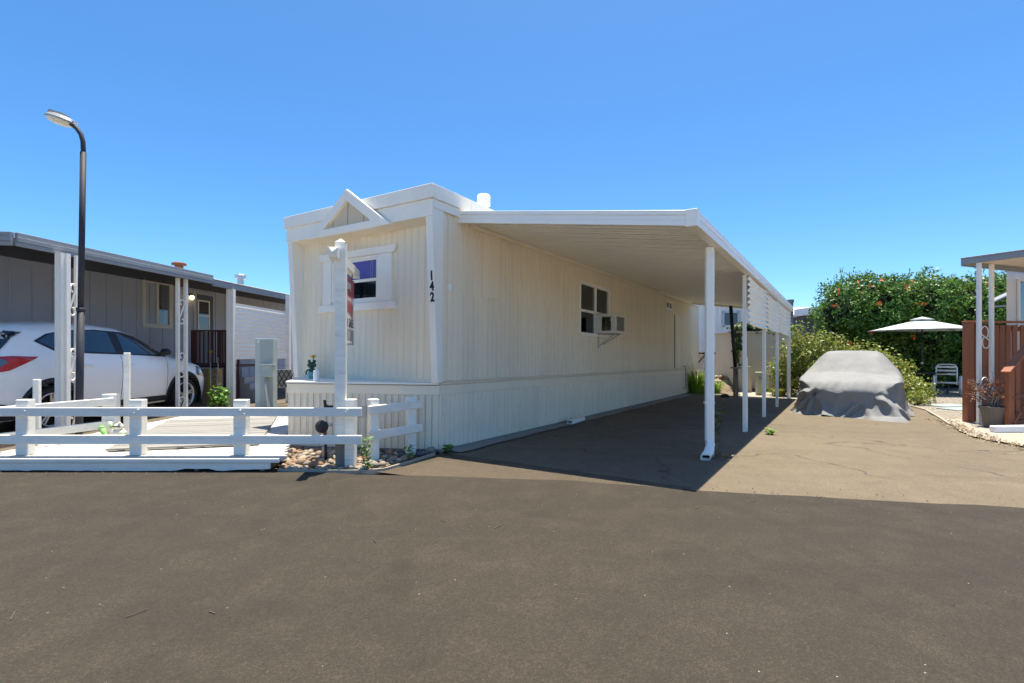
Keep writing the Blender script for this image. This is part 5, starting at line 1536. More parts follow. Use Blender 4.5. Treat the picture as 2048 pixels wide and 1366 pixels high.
# flowers
def flower_mesh():
    mb = MB()
    for k in range(5):
        a_ = 2*math.pi*k/5; ca, sa = math.cos(a_), math.sin(a_)
        mb.add([(0,0,0),(ca*.05-sa*.028,sa*.05+ca*.028,.03),(ca*.095,sa*.095,.02),(ca*.05+sa*.028,sa*.05-ca*.028,.03)], [(0,1,2,3)])
    mb.lathe([(.008,-.08),(.02,-.01),(.03,.01)], 6)
    me = mb.mesh('flower'); me.materials.append(M['orange']); return me
fme = flower_mesh()
ups = [l for l in lobes if l[2] > 1.4]
for k in range(120):
    l = ups[g.integers(0, len(ups))]
    d = Vector((g.uniform(-.9,.9), -g.uniform(.25,1), g.uniform(-.3,.95))).normalized()
    p = Vector(l[:3]) + Vector((d.x*l[3]*1.03, d.y*l[4]*1.06, d.z*l[5]*1.03))
    for c in range(2 if k % 3 else 3):
        o = bpy.data.objects.new('flower', fme); COL.objects.link(o); o.parent = hedge
        o.matrix_local = hedge.matrix_world.inverted() @ Matrix.Translation(p + Vector((g.normal()*.06, 0, g.normal()*.06))) @ (d + Vector((g.normal()*.3,0,g.normal()*.3))).to_track_quat('Z','Y').to_matrix().to_4x4() @ Matrix.Scale(g.uniform(.5,.9), 4)
        if k % 3 == 1: break

# ---- loose yellow-green shrubs behind the covered car
def shrub(label, px, Yd, rx, rz_, hgt, seed, mat, n=260, size=(.035,.06), group=None, per=7, ry=None, dens=.10):
    base = on_ground(px, Yd)
    s = thing('shrub', label, 'shrub', base, 0, group)
    gg = np.random.default_rng(seed)
    P, D, rr = blob_points(900, (base.x, base.y, base.z + hgt*.52), (rx, ry or rx*.8, rz_), .45, .28, seed)
    Q, QD, tn = clumpy(P, D, gg, n, dens, per)
    k = Q[:,2] > base.z + .03
    Q, QD, tn = Q[k], QD[k], tn[k]
    world_leaves(s, 'foliage', Q, QD*.5 + gg.normal(size=Q.shape)*.8 + np.array([0,-.1,.5]), gg.uniform(size[0], size[1], len(Q)), tn*.7 + gg.random(len(Q))*.35, M[mat])
    tips = [tuple(P[i]) for i in gg.integers(0, len(P), 16)]
    branchy(tuple(base), tips, .022, seed, 'bark', s, 'stems')
    return s
shrub('yellow-green rose shrub between the carport post and covered car', 1608, 16.2, .75, 1.05, 2.0, 21, 'leaf_rose', 700)
shrub('bushy yellow-green rose shrub directly behind the covered car', 1690, 16.0, 1.0, .95, 1.75, 22, 'leaf_rose', 800)
shrub('arching yellow-green rose shrub right of the covered car', 1768, 15.6, .68, .74, 1.25, 23, 'leaf_rose', 600)
shrub('low sprawling rose shrub beside the patio table', 1815, 14.6, .55, .42, .62, 24, 'leaf_rose', 300)
shrub('small green weedy shrub at the gravel edge by the covered car', 1835, 13.4, .30, .18, .25, 25, 'leaf_rose', 70, (.025,.045))
shrub('leafy yellow-green shrub below the tan shed wall by the last post', 1567, 16.6, .38, .75, 1.2, 26, 'leaf_rose', 200)
# strap-leaved clump at the foot of the shed
def tuft(name, label, cat, base, n, hgt, spread, mat, seed, w=.012, droop=.5, parent=None, group=None):
    gg = random.Random(seed)
    s = thing(name, label, cat, base, 0, group)
    mb = MB(); tones = []
    for k in range(n):
        a_ = gg.uniform(0, 6.283); rad = gg.uniform(0, spread*.35); L = hgt * gg.uniform(.55, 1.05); out = spread * gg.uniform(.3, 1)
        x, y_ = math.cos(a_)*rad, math.sin(a_)*rad
        tx, ty_ = -math.sin(a_)*w, math.cos(a_)*w
        pts = []
        for q in range(5):
            f = q/4; o_ = out * f**1.6; z = L*(f - droop*f**3*.55)
            pts.append((x + math.cos(a_)*o_, y_ + math.sin(a_)*o_, z, (1-f)**.6))
        vs = []
        for (X, Y_, Z, ww) in pts: vs += [(X-tx*ww, Y_-ty_*ww, Z), (X+tx*ww, Y_+ty_*ww, Z)]
        mb.add(vs, [(2*q, 2*q+1, 2*q+3, 2*q+2) for q in range(4)]); t_ = gg.random(); tones += [t_]*4
    o = mb.build('blades', M[mat], s)
    at_ = o.data.attributes.new('tone', 'FLOAT', 'FACE'); at_.data.foreach_set('value', tones)
    return s
tuft('fountain_grass', 'tall bright green fountain grass at the far end of the home', 'grass clump', on_ground(1394, 17.3), 520, 1.35, .85, 'leaf_grass', 5, .010, .8)
tuft('fountain_grass', 'lower green grass clump right of the first carport post', 'grass clump', on_ground(1433, 17.4), 190, .62, .4, 'leaf_grass', 6, .009)
tuft('strap_plant', 'yellow strap-leaved plant at the foot of the tan shed', 'plant', on_ground(1556, 16.0), 90, .55, .45, 'leaf_rose', 8, .02, .9)
gp2 = tuft('dry_grass', 'dry straw-coloured seed heads leaning over the fountain grass', 'grass clump', on_ground(1396, 17.3), 46, 2.0, .9, 'leaf_dry', 9, .008)
# weeds
def weed(label, base, hgt, n, seed, mat='leaf_weed', size=.045, sway=.03):
    gg = np.random.default_rng(seed); s = thing('weed', label, 'weed', base)
    mb = MB(); pts = [(gg.normal()*sway*f, gg.normal()*sway*f, hgt*f) for f in np.linspace(0, 1, 7)]
    mb.tube(pts, .005, 5); mb.build('stem', M['bark'], s)
    P = []; N = []
    for k in range(n):
        f = (k + .5) / n; a_ = k * 2.4; i = min(5, int(f*6)); p = Vector(pts[i]).lerp(Vector(pts[i+1]), f*6-i)
        d = Vector((math.cos(a_), math.sin(a_), .5)) * size * .9
        P.append(tuple(p + d)); N.append((-math.cos(a_)*.5 + gg.normal()*.2, -math.sin(a_)*.5 + gg.normal()*.2, 1))
    leaf_mesh('leaves', np.array(P), np.array(N), size, gg.random(n), 2.6, M[mat], s); return s
weed('tall green weed growing at the edge beside the short fence', on_ground(735, 5.20), .34, 34, 51)
weed('small weed sprouting by the right post of the short fence', on_ground(819, 5.75, .02), .15, 14, 52)
weed('low weed tuft at the near corner of the home', Vector((-.78, 6.10, gz(-.78,6.1)+.02)), .07, 26, 53, size=.05, sway=.02)
weed('grey-green weed climbing the first carport post', PB[0] + uc*.16 + nout*.02, .62, 34, 54, 'leaf_ivy', .06, .03)
weed('small weed growing beside the second carport post', on_ground(1540, 7.9), .07, 24, 55, size=.05, sway=.06)
shrub('bright green young plant growing beside the wide white post', 441, 10.9, .20, .30, .50, 56, 'leaf_weed', 46, (.035,.06), dens=.05)

# dry leaf litter at the foot of the first post
lp_ = PB[0] + uc*.12 + nout*.06
n_ = 260; P = np.stack([lp_.x + nrng.normal(size=n_)*.10, lp_.y + nrng.normal(size=n_)*.07, lp_.z + .015 + nrng.random(n_)*.03], 1)
o = leaf_mesh('leaf_litter', P, nrng.normal(size=(n_,3))*.5 + np.array([0,0,1]), nrng.uniform(.008,.022,n_), nrng.random(n_), 2, M['leaf_dry']); o['kind'] = 'stuff'; o['label'] = 'dry leaves gathered around the first carport post'
n_ = 900; f_ = nrng.random(n_); ex_ = np.interp(f_, [0,.3,.6,1], [6.9,7.2,7.9,8.6]); ey_ = np.interp(f_, [0,.3,.6,1], [6.2,7.6,8.85,10.1])
P = np.stack([ex_ + nrng.normal(size=n_)*.10, ey_ + nrng.normal(size=n_)*.10, np.zeros(n_)], 1)
for p_ in P: p_[2] = gz(p_[0], p_[1]) + .012 + .01*nrng.random()
o = leaf_mesh('leaf_litter', P, nrng.normal(size=(n_,3))*.6 + np.array([0,0,1]), nrng.uniform(.008,.026,n_), nrng.random(n_), 2, M['leaf_dry']); o['kind'] = 'stuff'; o['label'] = 'dry leaves along the right edge of the driveway'

# ================================================================== BEYOND THE CARPORT
def wbox(root, x0, x1, y0, y1, z0, z1, nm, m, parent=None, bevel=0):
    q = MB(root.matrix_world.inverted()); q.box(x0, x1, y0, y1, z0, z1); return q.build(nm, M[m] if isinstance(m, str) else m, parent or root, bevel=bevel)
# white raised house
Yb = 23.0; X = lambda px, Yd=Yb: (px-1024)/F*Yd
fh_ = thing('white_house', 'white house raised on steel braces beyond the end of the carport', 'house', (X(1440), Yb, gz(10, Yb)))
bw = wbox(fh_, X(1340), X(1500), Yb+.02, Yb+4, 1.22, 3.45, 'wall', 'farwhite')
inv = fh_.matrix_world.inverted()
x0_, x1_, z0_, z1_ = X(1446), X(1476), H + (703-652)/F*Yb, H + (703-624)/F*Yb
planks(bw, inv @ Matrix.Translation((X(1340), Yb, 0)), X(1500)-X(1340), .21, 1.24, 3.44, M['farwhite'], [(x0_-X(1340), x1_-X(1340), z0_, z1_)], nm='siding_board', seed=8)
q = MB(inv); q.box(x0_-.05, x0_+.04, Yb-.05, Yb+.015, z0_-.05, z1_+.05); q.box(x1_-.04, x1_+.05, Yb-.05, Yb+.015, z0_-.05, z1_+.05); q.box(x0_, x1_, Yb-.05, Yb+.015, z1_-.04, z1_+.05); q.box(x0_, x1_, Yb-.05, Yb+.015, z0_-.05, z0_+.04); q.box((x0_+x1_)/2-.025, (x0_+x1_)/2+.025, Yb-.045, Yb+.012, z0_, z1_)
fw_ = q.build('window', M['galv'], fh_)
wbox(fh_, x0_+.04, (x0_+x1_)/2-.025, Yb-.012, Yb-.004, z0_+.04, z1_-.04, 'pane', 'carglass', fw_); wbox(fh_, (x0_+x1_)/2+.025, x1_-.04, Yb-.012, Yb-.004, z0_+.04, z1_-.04, 'pane', 'carglass', fw_)
wbox(fh_, X(1335), X(1505), Yb-.06, Yb+.01, 1.12, 1.215, 'floor_beam', 'black')
wbox(fh_, X(1340), X(1500), Yb+.5, Yb+.54, gz(10,Yb), 1.11, 'skirt_wall', 'farwhite')
q = MB(inv); xc = X(1455); q.beam((xc, Yb-.02, 1.12), (xc, Yb-.02, gz(10,Yb)), .07, .07); q.build('steel_leg', M['black'], fh_)
for s in (-1, 1):
    q = MB(inv); q.beam((xc, Yb-.02, .62), (xc + s*.42, Yb-.02, 1.12), .05, .05); q.build('brace', M['black'], fh_)
    q = MB(inv); q.beam((X(1392), Yb-.02, .62), (X(1392) + s*.42, Yb-.02, 1.12), .05, .05); q.build('brace', M['black'], fh_)
wbox(fh_, X(1336), X(1504), Yb-.25, Yb+4.2, 3.46, 3.56, 'roof', 'farwhite')
# rubble slope below it
gq = thing('dirt_mound', 'dry earth mound with rocks below the white house', 'mound', on_ground(1450, 19.5))
q = MB(); q.grid(lambda a_, b_: ((a_-.55)*4.2, (b_-.5)*3.2, .42*math.sin(math.pi*a_)*math.sin(math.pi*b_)*(1+.3*math.sin(a_*17+b_*9)) + .05*math.sin(a_*31)*math.sin(b_*27) - .01), 40, 26)
q.build('earth', M['dirt'], gq, smooth=True)
for k in range(22):
    o = bpy.data.objects.new('rock', rng.choice(meshes)); COL.objects.link(o); o.parent = gq
    a_, b_ = rng.uniform(.2,.85), rng.uniform(.1,.6)
    o.matrix_local = Matrix.Translation(((a_-.55)*4.2, (b_-.5)*3.2, .42*math.sin(math.pi*a_)*math.sin(math.pi*b_)*(1+.3*math.sin(a_*17+b_*9))+.03)) @ Matrix.Rotation(rng.uniform(0,6),4,'Z') @ Matrix.Scale(rng.uniform(.07,.16), 4)
# tan shed with ivy
Ys = 18.2; XS = lambda px: (px-1024)/F*Ys
gsh = gz(9, Ys)
shd = thing('tan_shed', 'flat tan stucco shed with ivy along its top edge', 'shed', (XS(1525), Ys, gsh))
wbox(shd, XS(1480), XS(1578), Ys, Ys+2.2, gsh, 1.93, 'wall', 'tan'); wbox(shd, XS(1475), XS(1582), Ys-.06, Ys+2.26, 1.931, 1.985, 'cap', 'tan')
wbox(shd, XS(1479)-.02, XS(1490), Ys-.5, Ys-.005, gsh, .72, 'low_wall', 'tan'); wbox(shd, XS(1480), XS(1578), Ys-.035, Ys-.004, gsh, gsh+.09, 'base_course', 'greyconc')
iv = thing('ivy', 'dark green ivy spilling over the top of the tan shed', 'ivy', (XS(1505), Ys+.3, 1.99))
Ps = []
for k in range(9):
    P, D, rr = blob_points(150, (XS(1480)+k*.24, Ys+.25, 2.05 + .10*math.sin(k*1.1)), (.24,.3,.20), .3, .25, 60+k); Ps.append(P)
P, D, rr = blob_points(260, (XS(1478), Ys+.1, 1.55), (.17,.22,.62), .3, .3, 71); Ps.append(P)
P = np.concatenate(Ps)
world_leaves(iv, 'foliage', P, nrng.normal(size=P.shape) + np.array([0,-.5,.6]), nrng.uniform(.05,.09,len(P)), nrng.random(len(P)), M['leaf_ivy'], 1.3)
q = MB(iv.matrix_world.inverted()); q.tube([(XS(1478), Ys+.25, gsh), (XS(1479), Ys+.28, 1.3), (XS(1484), Ys+.28, 2.0), (XS(1560), Ys+.3, 2.03)], [.03,.025,.02,.012], 6); q.build('vine_stem', M['bark'], iv, smooth=True)
# green service pedestal
sp2 = on_ground(1518, 16.6); pe_ = thing('service_pedestal', 'slim pale green service pedestal in front of the tan shed', 'pedestal', sp2)
mpg = pmat('pale_green_plastic', (.50,.52,.38), .6, .06, 3, .05)
MB().box(-.085,.085,-.07,.07,0,.72).build('body', mpg, pe_, bevel=.008); MB().box(-.10,.10,-.085,.085,.7205,.77).build('cap', mpg, pe_, bevel=.01)
q = MB(); q.box(-.045,.045,-.0755,-.0705,.52,.63); q.build('plate', M['signgrey'], pe_)
# leaning black pole on a weathered stub
bp0 = on_ground(1471.5, 16.0); bpole = thing('leaning_pole', 'leaning black pole strapped to a grey stub post behind the carport', 'pole', bp0)
top_ = at(1461.5, 612, 16.0) - bp0
q = MB(); q.tube([(0,0,.70), tuple(top_)], .055, 10); q.build('pole', M['black'], bpole, smooth=True)
q = MB(); q.box(-.06,.06,-.05,.05,-.02,.95); q.build('stub', M['oldwood'], bpole)
q = MB(); q.box(-.14,.14,-.07,.07,.90,.95); q.build('crosspiece', M['greyconc'], bpole)
bk_ = on_ground(1449.5, 15.6); bb = MB(); bb.box(-.10,.10,-.07,.07,0,.09); bb.box(-.07,.07,-.05,.05,.09,.115)
o = bb.build('small_box', M['black'], bevel=.006); o.location = bk_; tag(o, 'small black valve box on the ground behind the carport', 'box')
# concrete walk behind the carport
sheet('concrete_walk', wob([(7.0,15.3),(9.6,15.0),(10.4,17.3),(10.2,18.15),(8.2,18.15)], .03, .3, 33), .010, M['conc2'])

# far cream house
Yf = 30.0; XF = lambda px: (px-1024)/F*Yf
zf = lambda py: H + (703-py)/F*Yf
fr_ = thing('cream_house', 'cream house with white sloping roof beyond the yellow-green shrubs', 'house', (XF(1640), Yf, gz(18, Yf)))
FIv = fr_.matrix_world.inverted()
wbox(fr_, XF(1602), XF(1760), Yf, Yf+5, gz(18,Yf), zf(637), 'wall', 'tan')
q = MB(FIv); q.add([(XF(1570),Yf-.5,zf(631)),(XF(1790),Yf-.5,zf(631)),(XF(1790),Yf+3.5,zf(604)),(XF(1570),Yf+3.5,zf(604)),(XF(1570),Yf-.5,zf(636)),(XF(1790),Yf-.5,zf(636)),(XF(1790),Yf+6,zf(636)),(XF(1570),Yf+6,zf(636))], [(0,1,2,3),(4,5,1,0),(7,4,0,3),(5,6,2,1),(6,7,3,2),(7,6,5,4)]); q.build('roof', pmat('pale_shingle_roof', (.52,.49,.45), .85, .08, 3, .2, 30), fr_)
wbox(fr_, XF(1578), XF(1614), Yf-2.5, Yf-.55, zf(634), zf(621), 'porch_roof', 'farwhite')
wbox(fr_, XF(1584), XF(1610), Yf-1.2, Yf-.02, gz(18,Yf), zf(634.5), 'porch_screen', 'darkslate')
wbox(fr_, XF(1606), XF(1660), Yf-.62, Yf-.5, zf(638), zf(630.5), 'gutter', 'farwhite')
x0_, x1_, z0_, z1_ = XF(1620), XF(1636), zf(673), zf(645)
q = MB(FIv); q.box(x0_-.07, x1_+.07, Yf-.04, Yf-.002, z0_-.07, z1_+.07); fw2 = q.build('window', M['tan'], fr_)
for i in range(2):
    for j in range(3):
        w_ = (x1_-x0_)/2; h_ = (z1_-z0_)/3
        wbox(fr_, x0_+i*w_+.03, x0_+(i+1)*w_-.03, Yf-.055, Yf-.045, z0_+j*h_+.03, z0_+(j+1)*h_-.03, 'pane', 'carglass', fw2)
# flue pipe above the carport end
fp0 = Vector(((1581-1024)/F*24.0, 24.0, 0)); flu = thing('flue_pipe', 'short dark grey flue pipe above the far end of the carport', 'flue pipe', Vector((fp0.x, 24.0, gz(fp0.x, 24))))
q = MB(); q.lathe([(.12,0),(.12,H+(703-598)/F*24),(.15,H+(703-597)/F*24),(.15,H+(703-591)/F*24),(.05,H+(703-590)/F*24)], 14); q.build('pipe', M['slate'], flu)

# ================================================================== PATIO
Yu = 17.6; ub = on_ground(1844, Yu)
um = thing('patio_umbrella', 'pale grey-blue square patio umbrella open beside the hedge', 'umbrella', ub, R(12))
zt_, ze_, ru = 2.42 - ub.z, 1.98 - ub.z, 1.55
q = MB(); q.tube([(0,0,.0),(0,0,zt_-.02)], .024, 10); q.build('pole', M['plasticblk'], um, smooth=True)
NA = 8
def canopy(a_, b_):
    t_ = a_*2*math.pi; sec = (t_ % (2*math.pi/NA)) / (2*math.pi/NA)
    rad = ru * b_ * (1 - .075*math.sin(math.pi*sec))
    return (math.cos(t_)*rad, math.sin(t_)*rad, zt_ - .05 - (zt_-.05-ze_) * (b_**1.08) - .05*math.sin(math.pi*sec)*b_*b_*0 + .015*math.sin(math.pi*sec)*b_)
q = MB(); q.grid(canopy, 64, 10, close_u=True); cano = q.build('canopy', M['fabric_grey'], um, smooth=True)
sol = cano.modifiers.new('thick', 'SOLIDIFY'); sol.thickness = .006
q = MB(); q.grid(lambda a_, b_: (math.cos(a_*6.283)*.34*b_, math.sin(a_*6.283)*.34*b_, zt_ + .045 - .10*b_), 24, 3, close_u=True); vc = q.build('vent_cap', M['fabric_grey'], um, smooth=True)
sol = vc.modifiers.new('thick', 'SOLIDIFY'); sol.thickness = .006
for k in range(NA):
    a_ = 2*math.pi*k/NA; q = MB(); q.tube([(0,0,zt_-.07),(math.cos(a_)*ru*.98, math.sin(a_)*ru*.98, ze_-.015)], .010, 5); q.build('rib', M['plasticblk'], um)
q = MB(); q.ball((0,0,1.05), (.045,.045,.05)); q.beam((0,0,1.05),(-.10,-.05,1.0),.02,.02); q.build('crank', M['galv'], um)
q = MB(); q.lathe([(.26,0),(.26,.04),(.05,.09),(.04,.3)], 16); q.build('base', M['plasticblk'], um)
tbp = on_ground(1843, Yu); tbl = thing('patio_table', 'dark metal patio table under the umbrella', 'table', tbp + Vector((.05,-.0,0)))
q = MB(); 
for (x0_, x1_, y0_, y1_) in ((-.62,.62,-.5,-.04),(-.62,.62,.04,.5),(-.62,-.04,-.039,.039),(.04,.62,-.039,.039)): q.box(x0_, x1_, y0_, y1_, .70, .725)
q.build('table_top', M['black'], tbl)
for sx in (-1, 1):
    for sy in (-1, 1):
        q = MB(); q.tube([(sx*.55,sy*.42,.70),(sx*.52,sy*.40,.0)], .02, 8); q.build('leg', M['black'], tbl)
# white strap patio chair, facing us
chp = on_ground(1894, 16.9); ch = thing('patio_chair', 'white tubular patio chair with strap back on the gravel', 'chair', chp, R(-38))
wp_ = pmat('white_chair_enamel', (.68,.69,.68), .5, .06, 5, .05)
def cht(pts, r, nm, m=wp_): q = MB(); q.tube(pts, r, 8); q.build(nm, m, ch, smooth=True)
cht([(-.27,.20,.32),(-.27,.30,.75),(-.27,.33,.92),(-.22,.34,.99),(-.12,.345,1.01),(.12,.345,1.01),(.22,.34,.99),(.27,.33,.92),(.27,.30,.75),(.27,.20,.32)], .022, 'back_frame')
for z in (.92,.80,.68): 
    MB().box(-.26,.26,.29+(z-.7)*.15,.30+(z-.7)*.15,z-.028,z+.028).build('back_strap', wp_, ch)
for y_ in (-.22,-.12,-.02,.08): MB().box(-.26,.26,y_-.035,y_+.035,.40+y_*-.05,.412+y_*-.05).build('seat_strap', wp_, ch)
cht([(-.27,-.27,.42),(.27,-.27,.42)], .02, 'front_rail'); cht([(-.26,.2,.37),(.26,.2,.37)], .016, 'rear_rail')
for s in (-1, 1):
    lp2 = [(s*.34,-.34,.02),(s*.34,-.34,.40),(s*.34,-.30,.56),(s*.34,-.20,.62),(s*.34,.05,.61),(s*.34,.18,.50),(s*.34,.24,.25),(s*.34,.26,.02)]
    cht(lp2, .030, 'arm_leg_loop'); cht([(s*.34,.26,.03),(s*.34,-.34,.03)], .022, 'runner'); cht([(s*.27,-.27,.42),(s*.34,-.33,.42)], .018, 'joint'); cht([(s*.27,.2,.40),(s*.34,.22,.40)], .018, 'joint')

# ================================================================== RIGHT-HAND HOME
rg = Vector((8.9, 9.7, gz(8.9, 9.7)))
rh = thing('right_home', 'white home with blue-grey eave and slim posts at the right edge', 'home', rg)
RI = rh.matrix_world.inverted()
ec = Vector((8.63, 9.63, 0)); ed = Vector((.37, -.81, 0)).normalized(); er = Vector((.93, .36, 0)).normalized()
def rbeam(p0, p1, w, h, nm, m): q = MB(RI); q.beam(p0, p1, w, h); return q.build(nm, M[m], rh, bevel=.004)
Z = Vector((0,0,1))
rbeam(ec + Z*2.965, ec + ed*5 + Z*2.965, .05, .10, 'eave_fascia', 'slate'); rbeam(ec + Z*3.03, ec + ed*5 + Z*3.03, .07, .028, 'drip_edge', 'slate')
rbeam(ec + er*.03 + Z*2.95, ec + er*4 + Z*2.95, .05, .12, 'end_fascia', 'slate')
q = MB(RI); A_ = [ec + er*.03, ec + ed*5 + er*.03, ec + ed*5 + er*5, ec + er*5]; q.prism([p + Z*2.985 for p in A_], Z*.03); q.build('awning_roof', M['cream'], rh)
q = MB(RI)
wc = Vector(((2013-1024)/F*10.6, 10.6, 0)); q.prism([wc + Z*gz(wc.x,wc.y), wc + er*4 + Z*gz(wc.x,wc.y), wc + er*4 + Z*2.98, wc + Z*2.98], Vector((1.2,1.15,0))); q.build('wall', M['farwhite'], rh)
q = MB(RI); p = wc + er*.43 + Vector((.0,-.03,0)); q.prism([p + Z*.9, p + er*1 + Z*.9, p + er*1 + Z*2.75, p + Z*2.75], Vector((-.01,.028,0))); q.build('window', M['carglass'], rh)
q = MB(RI); p = wc + er*.38 + Vector((.0,-.05,0)); q.prism([p + Z*.85, p + er*.05 + Z*.85, p + er*.05 + Z*2.8, p + Z*2.8], Vector((-.01,.04,0))); q.build('window_frame', M['alum'], rh)
rp1 = Vector(((1958-1024)/F*9.42, 9.42, 0)); rp2 = Vector(((1983-1024)/F*9.62, 9.62, 0))
for p in (rp1, rp2):
    rbeam(p + Z*gz(p.x,p.y), p + Z*2.93, .06, .06, 'post', 'white')
def scr(zc, h):
    e_ = (rp2 - rp1); w = e_.length; e_.normalize(); c = (rp1+rp2)/2; r = w*.36; pts = []
    for k in range(22):
        a_ = -math.pi*.45 + k/21*math.pi*1.45; rr = r*(.45+.55*k/21); pts.append((math.cos(a_)*rr, h/2 - r + math.sin(a_)*rr))
    allp = pts + [(-x_, -z_) for x_, z_ in pts[::-1]]
    q = MB(RI); q.tube([c + e_*x_ + Z*(zc+z_) for x_, z_ in allp], .009, 6); q.build('iron_scroll', M['white'], rh, smooth=True)
scr(1.52, .48); scr(.55, .48)
# side awning flap glimpsed behind
q = MB(RI); a_ = at(1985, 607, 13.0); b_ = at(2025, 588, 13.0); q.prism([a_, b_, b_ + Vector((.3,.3,.12)), a_ + Vector((.3,.3,.12))], (0,0,.04)); q.prism([a_ + Vector((0,0,-.10)), b_ + Vector((0,0,-.32)), b_ + Vector((0,0,-.28)), a_ + Vector((0,0,-.06))], (0,.03,0)); q.build('window_awning', M['slate'], rh)

dk_ = thing('red_deck_railing', 'red-brown stained wooden deck railing of upright boards', 'railing', Vector((9.0, 9.85, gz(9, 9.85))))
KI = dk_.matrix_world.inverted()
def kb(p0, p1, w, h, nm, m='redwood', up=(0,0,1)): q = MB(KI); q.beam(p0, p1, w, h, up); return q.build(nm, M[m], dk_, bevel=.005)
k0 = Vector(((1936.5-1024)/F*9.78, 9.78, 0)); kd = Vector((.985, .17, 0)).normalized(); g0k = gz(9, 9.8)
kb(k0 + Z*g0k, k0 + Z*1.80, .135, .12, 'corner_post', up=(0,1,0))
for k, d in enumerate((.22, .37, .52, .66, .80, .95, 1.10, 1.3, 1.45, 1.6, 1.75)):
    p = k0 + kd*d; kb(p + Z*(g0k+.02), p + Z*1.775, .095, .03, 'board', up=(0,1,0))
kb(k0 - kd*.08 + Z*1.825, k0 + kd*2.2 + Z*1.845, .13, .04, 'top_rail'); kb(k0 + kd*.07 + Vector((0,.03,0)) + Z*(g0k+.22), k0 + kd*2.2 + Vector((0,.03,0)) + Z*(g0k+.22), .03, .42, 'lower_board'); kb(k0 + kd*.07 + Vector((0,.03,0)) + Z*1.70, k0 + kd*2.2 + Vector((0,.03,0)) + Z*1.70, .03, .09, 'upper_rail')
# bare post of pale wood
kb(k0 + kd*.86 + Vector((0,.2,0)) + Z*g0k, k0 + kd*.86 + Vector((0,.2,0)) + Z*1.72, .05, .05, 'pale_post', 'oldwood')
# deck floor behind
q = MB(KI); q.prism([k0 + Vector((.05,.08,.55)), k0 + kd*2.3 + Vector((0,.08,.55)), k0 + kd*2.3 + Vector((2.4,2.4,.55)), k0 + Vector((2.4,2.4,.55))], (0,0,.04)); q.build('deck_floor', M['redwooddark'], dk_)

stp = thing('stair_railing', 'red-brown wooden stair with sloping handrail at the right edge', 'stairs', Vector((8.75, 8.85, gz(8.75, 8.85))))
TI = stp.matrix_world.inverted(); gst = gz(8.75, 8.85)
def tbm(p0, p1, w, h, nm, m='redwood'): q = MB(TI); q.beam(p0, p1, w, h); return q.build(nm, M[m], stp, bevel=.005)
s0 = Vector(((2019-1024)/F*8.75, 8.75, 0)); sdir = Vector((.96, .28, 0)).normalized()
def sp3(d, z): return s0 + sdir*d + Z*z
tbm(sp3(-.10, .885), sp3(1.1, 1.85), .14, .035, 'handrail')
tbm(sp3(0, gst), sp3(0, .93), .10, .09, 'post'); tbm(sp3(.20, gst+.25), sp3(.20, 1.10), .085, .04, 'baluster'); tbm(sp3(.42, gst+.4), sp3(.42, 1.28), .085, .04, 'baluster'); tbm(sp3(.62, gst+.5), sp3(.62, 1.45), .085, .04, 'baluster')
tbm(sp3(-.04, gst+.07), sp3(1.2, gst+.09), .045, .15, 'stringer'); tbm(sp3(.02, gst+.12)+Vector((0,-.05,0)), sp3(.18, gst+.30)+Vector((0,-.05,0)), .06, .05, 'kick_brace')
for k in range(3):
    q = MB(TI @ Matrix.Translation(sp3(.14+k*.28, gst+.17+k*.17)) @ Matrix.Rotation(math.atan2(sdir.y, sdir.x), 4, 'Z')); q.box(0,.32,.05,.30,0,.04); q.build('tread', M['redwood'], stp, bevel=.004)
# pale kerb block in front of the stair
kbp = Vector(((1985-1024)/F*8.35, 8.35, gz(8, 8.35))); kr = MB(); kr.box(0, 1.4, -.06, .06, 0, .115)
o = kr.build('kerb_block', M['candle'], bevel=.02, seg=3); o.location = kbp; o.rotation_euler = (0,0,R(6)); tag(o, 'white kerb block lying in front of the red stair', 'kerb block')
# potted shrub
ptp = on_ground(1989, 8.98, .006); pt = thing('potted_plant', 'bare reddish shrub in a brown pot beside the red stair', 'potted plant', ptp)
q = MB(); q.lathe([(.135,0),(.145,.01),(.195,.33),(.215,.335),(.218,.375),(.20,.378),(.19,.34),(.05,.32)], 24); q.build('pot', M['pot'], pt, smooth=False)
MB().lathe([(.185,.30),(.188,.335),(.02,.345)], 16).build('soil', pmat('potting_soil', (.05,.04,.03), .95, .3, 20, .4), pt)
rr_ = random.Random(77); tips = []; q = MB()
for k in range(34):
    a_ = rr_.uniform(0, 6.28); L = rr_.uniform(.3,.78); el_ = rr_.uniform(.35,1.35)
    b_ = Vector((rr_.uniform(-.07,.07), rr_.uniform(-.07,.07), .33)); e_ = b_ + Vector((math.cos(a_)*math.cos(el_), math.sin(a_)*math.cos(el_), math.sin(el_)))*L
    m_ = b_.lerp(e_, .5) + Vector((0,0,.08)); pts = [b_, b_.lerp(m_,.6), m_, m_.lerp(e_,.5)+Vector((0,0,.02)), e_]
    q.tube(pts, [.011,.009,.007,.005,.003], 5)
    for d in range(14): tips.append(m_.lerp(e_, rr_.uniform(.1,1.05)) + Vector((rr_.gauss(0,.035), rr_.gauss(0,.035), rr_.gauss(0,.03))))
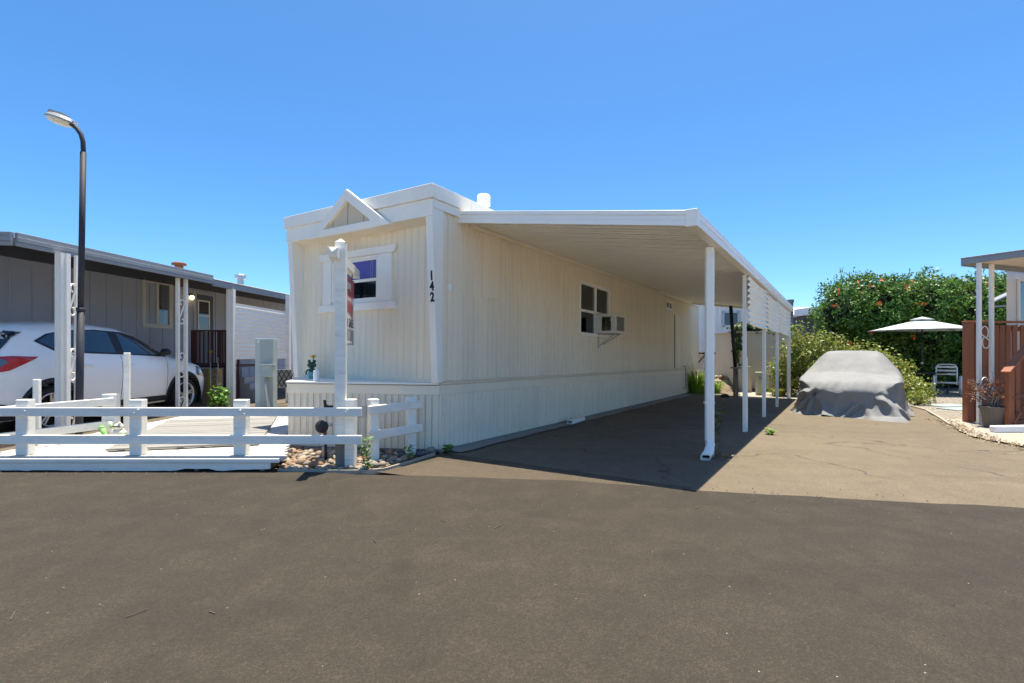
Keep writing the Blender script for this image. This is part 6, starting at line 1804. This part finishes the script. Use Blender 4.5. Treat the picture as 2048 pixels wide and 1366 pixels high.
q.build('twigs', pmat('grey_twig', (.26,.21,.18), .85, .2, 20, .2), pt)
P = np.array([tuple(p) for p in tips]); leaf_mesh('leaves', P, nrng.normal(size=P.shape)+np.array([0,-.2,.6]), nrng.uniform(.014,.028,len(P)), nrng.random(len(P)), 1.6, M['leaf_red'], pt)
# stepping slabs on the gravel
for (px, py) in ((1895, 812), (1925, 819)):
    Yd = 13.2 if px == 1895 else 12.3; p = on_ground(px, Yd, .004)
    q = MB(); q.box(-.45,.45,-.28,.28,0,.03); o = q.build('stepping_slab', M['green_box'], bevel=.01); o.location = p; o.rotation_euler = (0,0,R(10)); tag(o, 'pale stepping slab on the gravel nearer the chair' if px == 1895 else 'pale stepping slab on the gravel nearer the red railing', 'paving slab')

# small grit and twigs scattered over the asphalt and along its edges
gr_ = np.random.default_rng(91); mb = MB()
for k in range(420):
    if k < 150: x = gr_.uniform(-6, 6); yv = gr_.uniform(1.6, 4.6)
    elif k < 300: x = gr_.uniform(-5.3, -2.3); yv = 5.15 - abs(gr_.normal())*.10
    else: x = gr_.uniform(1.8, 7); yv = 4.45 - .19*(x-1.6) + gr_.normal()*.25
    r_ = abs(gr_.normal())*.004 + .003; z = gz(x, yv) + .013
    a_ = gr_.uniform(0, 6.28); e_ = gr_.uniform(.5, 1.0)
    c_, s_ = math.cos(a_)*r_, math.sin(a_)*r_
    mb.add([(x+c_,yv+s_,z),(x-s_*e_,yv+c_*e_,z),(x-c_,yv-s_,z),(x+s_*e_,yv-c_*e_,z),(x,yv,z+r_*.9)], [(0,1,4),(1,2,4),(2,3,4),(3,0,4)])
for k in range(14):
    x = gr_.uniform(-4, 5); yv = gr_.uniform(2.2, 4.7); a_ = gr_.uniform(0, 6.28); L = gr_.uniform(.03, .12); z = gz(x, yv) + .016
    mb.beam((x, yv, z), (x+math.cos(a_)*L, yv+math.sin(a_)*L, z+.002), .003, .003)
o = mb.build('grit', pmat('mixed_grit', (.16,.13,.10), .9, .6, 60, 0)); o['kind'] = 'stuff'; o['label'] = 'loose grit and twigs lying on the asphalt'
